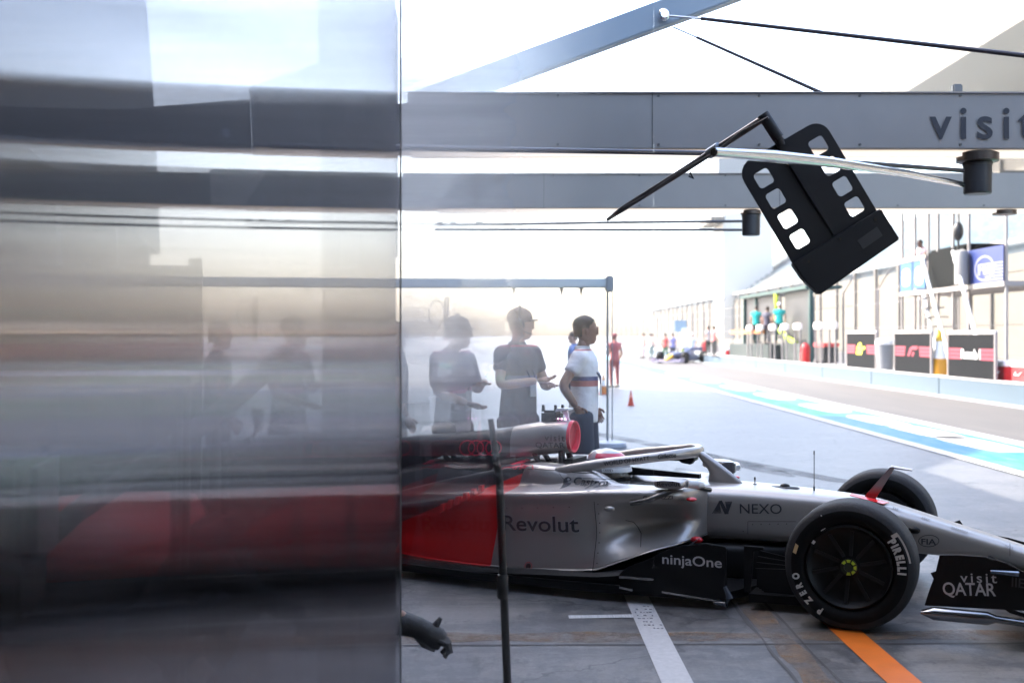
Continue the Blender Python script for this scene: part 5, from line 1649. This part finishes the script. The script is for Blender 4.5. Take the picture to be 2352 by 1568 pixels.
person("person in teal shirt and white cap next to the lime stripe of the pit stand", (12.9, at_x(1790, 12.9), 1.25), R(80), None, shirt=(.02, .50, .46), legs=(.02, .05, .05), cap=(.7, .7, .7), group=crew, detail=1, fingers=False, scale=1.15)
person("person in dark clothes between the two in teal", (13.0, at_x(1762, 13.0), 1.2), R(40), None, shirt=(.05, .05, .08), legs=(.03, .03, .04), group=crew, detail=1, fingers=False, scale=1.12)
for lab, px, X, sc in (("red extinguisher standing right of the teal stand", 1850, 12.5, 1.15), ("red extinguisher standing far off left of the teal stand", 1618, 12.8, 1.1)):
    t = thing("extinguisher", lab, "extinguisher", (X, at_x(px, X), .42), 0, "red extinguishers on the walkway")
    MB().lathe([(.17 * sc, 0), (.17 * sc, .62 * sc), (.12 * sc, .76 * sc), (.05 * sc, .82 * sc)], (0, 0, 0), 'z', 16).build("tank", mat("extinguisher red", (0.525, 0.014, 0.014), .35), t)
    MB().tube([(0, 0, .82 * sc), (0, 0, .92 * sc), (-.16 * sc, 0, .88 * sc), (-.2 * sc, 0, .5 * sc)], .03, 8).build("hose", rubber, t)
# black folded kit right of the hoops
t = thing("tyre_trolley", "low black trolley with a red top right of the teal stand", "trolley", (12.8, at_x(1898, 12.8), .42))
MB().b2((-.3, -.7, .15), (.3, .7, .8)).build("body", rubber, t, smooth=0, bevel=.04)
MB().b2((-.32, -.75, .802), (.32, .75, .95)).build("top", mat("trolley red", (.5, .05, .05), .5), t, smooth=0)
for y in (-.5, .5):
    MB().lathe([(.14, -.05), (.14, .05)], (-.32, y, .14), 'x', 14).build("wheel", rubber, t)

# marshal platform tower with stairs
X = 13.6
yN, yF = at_x(2314, X), at_x(2072, X)
t = thing("marshal_platform", "raised white framed platform with blue panels and white stairs above the pit wall", "platform", (X, yN, .42))
L = yF - yN
zz = lambda y, px: H - (y - HY) / F * at_x(px, X) - .42
zb, zr = 2.75, 3.75
fr = mat("platform frame", (0.275, 0.250, 0.240), .5)
MB().b2((-.1, 0, zb - .14), (2.0, L, zb)).build("deck", fr, t, smooth=0)
for px in (2073, 2102, 2133, 2155, 2190, 2226, 2312):
    y = at_x(px, X) - yN
    MB().b2((-.04, y - .035, 0), (.03, y + .035, 5.6)).build("post", fr, t, smooth=0)
    if px in (2073, 2226): MB().b2((1.93, y - .03, 0), (1.98, y + .03, 5.6)).build("post", fr, t, smooth=0)
MB().b2((-.3, -.2, 5.6), (2.2, L + .2, 5.75)).build("roof", cream, t, smooth=0)
def yy(px): return at_x(px, X) - yN
blue1 = mat("sky blue panel", (0.009, 0.078, 0.216), .5); blue2 = mat("deep blue banner", (.008, .022, .12), .5)
for (a, b) in ((2074, 2101), (2104, 2131)):
    pn = MB().b2((-.09, yy(b), zb), (-.062, yy(a), zr)).build("blue_panel", blue1, t, smooth=0)
    c0 = (yy(a) + yy(b)) / 2
    MB().add([(-.096, c0 + .62 * abs(yy(a) - yy(b)) * .55 * math.copysign(abs(math.cos(q)) ** .7, math.cos(q)), (zb + zr) / 2 - .02 + .30 * math.copysign(abs(math.sin(q)) ** .7, math.sin(q))) for q in [2 * math.pi * i / 24 for i in range(24)]], [tuple(range(24))]).build("white_emblem", mat("white emblem", (.82, .82, .85), .5), pn, smooth=0)
MB().b2((-.12, yy(2133), zr), (.02, yy(2073), zr + .14)).build("hand_rail", mat("pale rail", (0.375, 0.310, 0.275), .5), t, smooth=0)
MB().b2((-.08, yy(2224), zb - .05), (1.2, yy(2136), zr + .25)).build("black_cabin", mat("black cabin", (0.006, 0.007, 0.007), .9, spec=.1), t, smooth=0, bevel=.08)
bn = MB().b2((-.09, yy(2312), zb), (-.062, yy(2227), zr)).build("blue_banner", blue2, t, smooth=0)
lettering("banner_lettering", "FIA", .42, (-.095, (yy(2312) + yy(2227)) / 2 + .45, zb + .25), (0, -1, 0), (0, 0, 1), mat("pale banner print", (0.300, 0.300, 0.360), .5), bn, width=1.1, bold=.01)
mb = MB()
for i in range(24):
    p, q = 2 * math.pi * i / 24, 2 * math.pi * (i + 1) / 24
    c0, z0 = (yy(2312) + yy(2227)) / 2, zb + .42
    mb.add([(-.095, c0 + .66 * math.cos(p), z0 + .36 * math.sin(p)), (-.095, c0 + .66 * math.cos(q), z0 + .36 * math.sin(q)), (-.095, c0 + .61 * math.cos(q), z0 + .32 * math.sin(q)), (-.095, c0 + .61 * math.cos(p), z0 + .32 * math.sin(p))], [(0, 1, 2, 3)])
mb.build("banner_ring", mat("pale banner print", (.6, .6, .72), .5), bn, smooth=0)
for i in range(6):
    MB().b2((-.10, yy(2312), zb + .06 + i * .09), (-.094, yy(2270), zb + .09 + i * .09)).build("banner_line", mat("pale banner print", (.6, .6, .72), .5), bn, smooth=0)
MB().lathe([(.20, 0), (.20, .85), (.16, 1.0), (0, 1.05)], (-.30, at_x(2209, X - .3) - yN, zb + .0), 'z', 20).build("white_tank", mat("tank white", (0.248, 0.240, 0.232), .5), t)
sw = mat("white stair rail", (.85, .85, .85), .4)
for (pa, za, pb, z2) in ((2143, zr - .02, 2222, .55), (2216, zr + .02, 2302, .55), (2146, zb - .15, 2192, .75)):
    mb = MB().tube([(-.35, yy(pa), za), (-.55, yy(pb), z2)], .055, 10)
    mb.build("stair_rail", sw, t)
mb = MB()
for i in range(9):
    q = i / 8
    ya = yy(2143) + (yy(2222) - yy(2143)) * q
    mb.b2((-.55, ya - .02, zb - (zb - .3) * q - .02), (.1, ya + .22, zb - (zb - .3) * q + .02))
mb.build("stair_tread", fr, t, smooth=0)
person("person with dark hair and white and red top leaning on the platform rail", (X + .25, at_x(2118, X + .25), zb + .42), R(200), dict(elR=(.1, -.26, 1.16), wrR=(.28, -.12, 1.06), elL=(.1, .26, 1.16), wrL=(.28, .12, 1.06), head=(.10, 0, 1.60)),
       shirt=(.72, .55, .56), legs=(.03, .04, .1), detail=1, fingers=False, scale=1.0, skin=skin_d, stripe=(.6, .05, .08))
MB().ball((-.2, yy(2216), zr + .62), .16, 10, 8, (1, 1, 1.8)).tube([(-.2, yy(2216), zr - .1), (-.2, yy(2216), zr + .45)], .03, 8).build("loudhailer", rubber, t)

# catch fence along the far edge of the walkway
t = thing("catch_fence", "tall pale catch fence of thin posts beyond the pit wall", "fence", (15.2, 0, 0))
for i in range(34):
    y = 24 + i * 4.4 + (i * i) * .05
    MB().tube([(0, y, 0), (0, y, 3.6), (.5, y, 4.4)], .045, 6).build("post", palemetal, t)
mb = MB()
for z in (1.0, 2.0, 3.0, 3.6):
    mb.tube([(0, 20, z), (0, 240, z)], .012, 5)
mb.build("wire", palemetal, t)
t = thing("concrete_barrier", "low cream concrete barrier along the far side of the main straight", "barrier", (35, 0, 0))
MB().b2((0, -40, 0), (.5, 500, 1.2)).build("wall", cream, t, smooth=0)

# grandstand beyond the track
seat_m = NT("pale blue seats")
tco = seat_m.n("TexCoord").outputs["Object"]
nz = seat_m.noise(tco, .16, 5, .6); n2 = seat_m.noise(tco, 1.2, 4, .7, stretch=(.3, 1, 3))
cc_ = seat_m.mix(seat_m.ramp(nz, .40, .60), (.035, .085, .125), (.08, .092, .10))
cc_ = seat_m.mix(seat_m.math('MULTIPLY', seat_m.ramp(n2, .45, .7), .5), cc_, (.13, .12, .11))
seat_m.l(cc_, seat_m.b.inputs["Base Color"]); seat_m.b.inputs["Roughness"].default_value = .7
g = thing("grandstand", "huge cream and pale blue grandstand across the track fading into the glare", "grandstand", (40, 0, 0))
MB().b2((0, -20, 0), (4, 330, 8.2)).build("lower_wall", cream, g, smooth=0)
m_ = MB()
for i in range(14):
    m_.b2((.3 + i * .9, -20, 8.2 + i * .62), (1.4 + i * .9, 330, 8.9 + i * .62))
m_.build("seating", seat_m.m, g, smooth=0)
for i in range(46):
    MB().b2((-.25, -18 + i * 7.5, 0), (-.002, -17.4 + i * 7.5, 9.4)).build("pillar", mat("grey cream pillar", (0.1011, 0.0918, 0.0808), .8), g, smooth=0)
MB().b2((-.3, -20, 9.0), (.2, 330, 9.35)).build("rail_band", mat("white rail band", (0.4000, 0.3900, 0.3700), .6), g, smooth=0)
m_ = MB()
m_.b2((14, -20, 15), (24, 136, 24))
for i in range(24):
    m_.b2((13.6, -18 + i * 6.5, 16), (13.998, -15 + i * 6.5, 21))
m_.build("upper_gallery", cream, g, smooth=0)
m_ = MB().prism([(4, -20, 31), (26, -20, 27), (26, -20, 25), (5, -20, 29.5)], (0, 157, 0))
m_.build("roof", mat("pale roof", (.62, .58, .52), .7), g, smooth=0)
t = thing("control_tower", "pale stepped tower far down the straight behind the perforated board", "tower", (38, 205, 0))
MB().b2((0, 0, 0), (9, 9, 30)).build("shaft", mat("pale tower render", (.62, .58, .50), .8), t, smooth=0)
MB().b2((-1, -1, 30.01), (10, 10, 34)).build("cabin", mat("tower cabin", (0.2000, 0.2100, 0.2100), .5), t, smooth=0)
MB().b2((-2.5, -2, 22), (-.003, 11, 23)).build("balcony", cream, t, smooth=0)
t = thing("rooftop_speaker", "small dark loudspeaker on a stand showing above the lettered beam", "loudspeaker", W(2197, 214, 8.25))
MB().b2((-.035, -.03, .0), (.035, .03, .06), ).build("box", mat("speaker grey", (.1, .11, .12), .5), t, smooth=0, bevel=.008)
MB().tube([(-.05, 0, -.02), (0, 0, .01), (.05, 0, -.02)], .006, 6).build("bracket", rubber, t)

# neighbouring gantry with its post, far left group
t = thing("neighbour_gantry", "pale grey gantry bar on a thin post behind the guests", "gantry", W(1400, 652, 17))
xl = W(700, 652, 17).x - t.location.x
MB().b2((xl, -.1, -.06), (.0, .1, .08)).build("bar", mat("gantry teal grey", (.55, .60, .60), .5), t, smooth=0, bevel=.02)
MB().b2((-.06, -.14, -.12), (.05, .14, .12)).build("end_box", mat("gantry end grey", (.28, .30, .31), .5), t, smooth=0, bevel=.02)
zt = t.location.z
MB().tube([(-.03, 0, -zt), (-.03, 0, 0)], .018, 10).tube([(.045, .05, -zt), (.045, .05, -.1)], .008, 8).build("post", mat("gantry post", (.22, .24, .25), .5), t)
MB().lathe([(.26, 0), (.24, .06), (.05, .09)], (0, 0, -zt + .01), 'z', 20).build("foot", mat("gantry foot", (.3, .33, .38), .5), t)
for px in (1180, 1290, 1335):
    q = W(px, 660, 17) - t.location
    MB().prism([(q.x - .03, 0, -.06), (q.x + .03, 0, -.06), (q.x, 0, -.20)], (0, .05, 0)).build("nozzle", rubber, t, smooth=0)
t = thing("wheel_gun_hanger", "dark looped hose hanging left of the guests", "hose", W(1003, 722, 13))
MB().tube([(0.09 * math.cos(R(a)), 0, .16 * math.sin(R(a))) for a in range(0, 360, 20)] + [(.09, 0, 0)], .010, 8).build("loop", rubber, t)
MB().tube([(.10, 0, .2), (.09, 0, -.3)], .012, 8).tube([(.13, 0, .2), (.12, 0, -.3)], .012, 8).build("drop", rubber, t)

# second race car coming down the lane with people round it
def far_car(loc, yaw):
    c = thing("race_car", "distant dark blue race car with yellow nose coming down the pit lane", "race car", loc, yaw)
    navy = mat("navy paint", (.03, .04, .12), .35, coat=.4); yl = mat("nose yellow", (.85, .50, .03), .4)
    MB().loft([sect(u, hw, a, b, ex, 20) for u, hw, a, b, ex in smooth_stations([(.3, .15, .3, .55, 3), (-.4, .22, .3, .65, 3.5), (-1.2, .34, .2, .68, 4), (-2.0, .38, .15, .72, 4), (-2.6, .28, .15, .92, 2.6), (-3.6, .12, .2, .7, 3)], 3)]).build("body", navy, c)
    MB().loft([sect(u, hw, a, b, ex, 20) for u, hw, a, b, ex in ((1.25, .06, .18, .26, 2.5), (.9, .12, .22, .40, 3), (.3, .155, .3, .555, 3))]).build("nose", yl, c)
    m2 = MB()
    for s in (-1, 1):
        m2.loft([sect(u, hw, .12, z1, 4, 16, y0=s * .5) for u, hw, z1 in ((-1.0, .16, .62), (-1.4, .24, .66), (-2.4, .22, .5), (-3.2, .1, .35))])
    m2.build("sidepods", navy, c)
    MB().b2((.8, -.9, .10), (1.25, .9, .16)).b2((.65, -.9, .2), (.85, .9, .24)).b2((.5, -.92, .08), (1.2, -.9, .34)).b2((.5, .9, .08), (1.2, .92, .34)).build("front_wing", mat("wing pale", (.5, .45, .55), .4), c, smooth=0)
    MB().b2((-4.1, -.5, .75), (-3.8, .5, .92)).b2((-4.2, -.5, .3), (-3.8, -.48, .95)).b2((-4.2, .48, .3), (-3.8, .5, .95)).build("rear_wing", navy, c, smooth=0)
    MB().tube([(-.9, 0, .6), (-1.05, 0, .88), (-1.3, .28, .86), (-2.0, .36, .70)], .035, 8).tube([(-1.05, 0, .88), (-1.3, -.28, .86), (-2.0, -.36, .70)], .035, 8).build("halo", rubber, c)
    MB().ball((-1.7, 0, .75), .14, 12, 8).build("helmet", mat("helmet yellow green", (.55, .65, .2), .4), c)
    for u, wd2 in ((0, .29), (-3.4, .36)):
        for s in (-1, 1):
            wo = MB().lathe([(.22, -wd2 / 2), (.33, -wd2 / 2), (.36, -wd2 / 2 + .04), (.36, wd2 / 2 - .04), (.33, wd2 / 2), (.22, wd2 / 2)], (u, s * .8, .362), 'y', 24).build("wheel", tyre_m, c)
            MB().lathe([(.02, -wd2 / 2 + .03), (.22, -wd2 / 2 + .01), (.22, wd2 / 2 - .01), (.02, wd2 / 2 - .03)], (u, s * .8, .362), 'y', 20).build("rim", mat("far rim tan", (.35, .3, .22), .4), wo)
    return c
dd = H * F / (834 - HY)
far_car(((1545 - HX) / F * dd, dd, 0), R(-118))
fg = "people walking round the distant race car"
for lab, px, dd, sh, lg, cp in (("person in lilac shirt behind the distant race car", 1545, 72, (.38, .36, .62), (.1, .1, .12), None), ("person in red top left of the distant race car", 1528, 74, (.6, .12, .1), (.1, .2, .12), None),
                                ("person in pale clothes right of the distant race car", 1590, 73, (.55, .6, .68), (.55, .6, .66), (.6, .6, .6)), ("person in white with dark legs far left by the lane", 1496, 80, (.7, .6, .6), (.15, .2, .2), None), ("person in pink walking far left by the lane", 1478, 84, (.7, .35, .33), (.5, .4, .4), None),
                                ("person in black trousers on the walkway left of the teal stand", 1627, 70, (.55, .5, .48), (.03, .03, .03), None), ("person in pink and black on the walkway left of the teal stand", 1640, 66, (.55, .2, .2), (.05, .05, .05), None)):
    person(lab, ((px - HX) / F * dd, dd, 0 if px < 1600 else .42), R(random.uniform(0, 360)), None, shirt=sh, legs=lg, cap=cp, group=fg, detail=1, fingers=False, scale=1.05)
t = thing("pit_board_frame", "white timing cabinet standing behind the distant race car", "cabinet", ((1573 - HX) / F * 76, 76, 0))
MB().b2((-.25, -.3, 0), (.3, .3, 2.2)).build("cabinet", mat("cabinet white", (.75, .76, .78), .5), t, smooth=0, bevel=.04)
MB().b2((-.7, -.05, 1.9), (.1, .05, 2.7)).build("screen", mat("cabinet blue grey", (.28, .38, .45), .5), t, smooth=0)

# ------------------------------------------------------------------ things behind the smoked panel
t = thing("blocker_wall", "added dark wall cutting the bright view through the glossy panel", "wall", (-3.98, 6.95, 0))  # added to block the bright background behind the panel
MB().b2((0, 0, 0), (2.85, .12, 2.08)).build("wall", dk, t, smooth=0)
MB().b2((2.852, -.03, 0), (2.93, .15, 2.12)).build("end_post", tube_grey, t, smooth=0)
mt = MB().b2((-3.9, 2.0, .003), (-.62, 6.28, .012))  # added dark sheet to blacken the floor behind the panel
tag(mt.build("dark_floor_sheet", mat("dark sheet black", (.018, .018, .02), .8, noise=.3, nscale=8), None, smooth=0), "added black floor sheet darkening the view behind the dark glossy panel", "floor mat")
t = thing("red_streak_cover", "added red cover on trestles that gives the red streak in the glossy panel", "bodywork", (-1.66, 6.15, 0), R(14))  # added red shape standing in for the smeared red reflection
redcab = mat("cover red", (.90, .010, .012), .45)
rings = []
for x, k in smooth_stations([(-.85, .45), (-.5, .85), (0, 1.0), (.45, 1.0), (.66, .94)], 3):
    prof = [(-.34, .44), (-.36, .50), (-.30, .62), (-.16, .73), (.05, .79), (.22, .77), (.26, .44)]
    rings.append([Vector((x, y * k, .44 + (z - .44) * k)) for y, z in smooth_stations(prof, 3)])
MB().loft(rings).build("cover", redcab, t, smooth=50)
for sx in (-.5, .4):
    mb = MB().tube([(sx, -.28, .0), (sx, -.02, .43), (sx, .24, 0)], .022, 8)
    mb.build("trestle", rubber, t)
t = thing("work_table", "grey work table with a pale top dimly seen through the glossy panel", "table", (-1.5, 4.3, 0))
MB().b2((-.5, -.3, .0), (.55, .3, .04)).build("table_top", palemetal, t, smooth=0).location = (0, 0, 1.48)
for sx in (-.45, .5):
    for sy in (-.25, .25):
        MB().tube([(sx, sy, 0), (sx, sy, 1.48)], .022, 8).build("leg", tube_grey, t)
t = thing("tool_trolley", "dark tool trolley with a grey screen behind the glossy panel", "trolley", (-1.62, 3.75, 0))
MB().b2((-.35, -.25, .75), (.18, .25, 1.28)).build("cabinet", rubber, t, smooth=0, bevel=.02)
MB().b2((.20, -.2, .95), (.225, .2, 1.25)).build("screen", mat("dim screen", (.3, .33, .38), .3), t, smooth=0)
for sx in (-.25, .05):
    MB().tube([(sx, 0, .1), (sx, 0, .75)], .03, 8).build("leg", mat("red trolley leg", (.25, .03, .03), .4), t)
MB().b2((-.4, -.3, .06), (.2, .3, .12)).build("base", rubber, t, smooth=0)
t = thing("equipment_bag", "soft black equipment bag lying behind the glossy panel at the left edge", "bag", (-1.55, 3.55, 0))
MB().loft([[Vector((x, .22 * r * math.cos(a), .30 + .30 * r * math.sin(a))) for a in [2 * math.pi * i / 16 for i in range(16)]] for x, r in smooth_stations([(-.42, .3), (-.3, .9), (0, 1.0), (.22, .85), (.36, .35)], 3)]).build("bag_body", mat("bag cloth", (.02, .02, .022), .8, bump=.5, nscale=20), t)
MB().tube([(-.1, 0, .58), (-.05, 0, .70), (.05, 0, .70), (.1, 0, .57)], .018, 8).build("handle", rubber, t)
t = thing("support_boom", "dark diagonal boom pole rising behind the glossy panel", "pole", W(100, 1375, 4.2))
P = [W(100, 1375, 4.2), W(370, 1170, 4.7), W(735, 950, 5.4), W(915, 812, 5.8)]
MB().tube([p - t.location for p in P], [.045, .045, .05, .05], 12).build("pole", rubber, t)
MB().tube([P[2] - t.location, P[2] - t.location + Vector((0, 0, -P[2].z))], .028, 10).build("prop", rubber, t)
t = thing("air_hose", "dark air hose hanging in a loop behind the glossy panel near its free edge", "hose", W(815, 955, 5.2))
MB().tube([W(x, y, 5.2) - t.location for x, y in ((815, 950), (818, 980), (800, 1010), (770, 1030), (750, 1060), (745, 1120), (750, 1180))], .022, 10).build("hose", rubber, t)
MB().tube([W(x, y, 5.2) - t.location for x, y in ((815, 952), (815, 935))], .030, 10).build("coupling", darkmetal, t)

# ------------------------------------------------------------------ bright haze over the far end of the lane
hz_m = bpy.data.materials.new("haze"); hz_m.use_nodes = True
hn = hz_m.node_tree; hn.nodes.remove(hn.nodes["Principled BSDF"])
pv = hn.nodes.new("ShaderNodeVolumePrincipled")
pv.inputs["Color"].default_value = (.97, .98, 1, 1)
pv.inputs["Density"].default_value = .0003
pv.inputs["Anisotropy"].default_value = .2
hn.links.new(pv.outputs[0], hn.nodes["Material Output"].inputs["Volume"])
hz = MB().b2((-60, -70, -1), (160, 420, 36)).build("haze", hz_m, None, smooth=0)
hz["kind"] = "stuff"
S.cycles.volume_bounces = 1
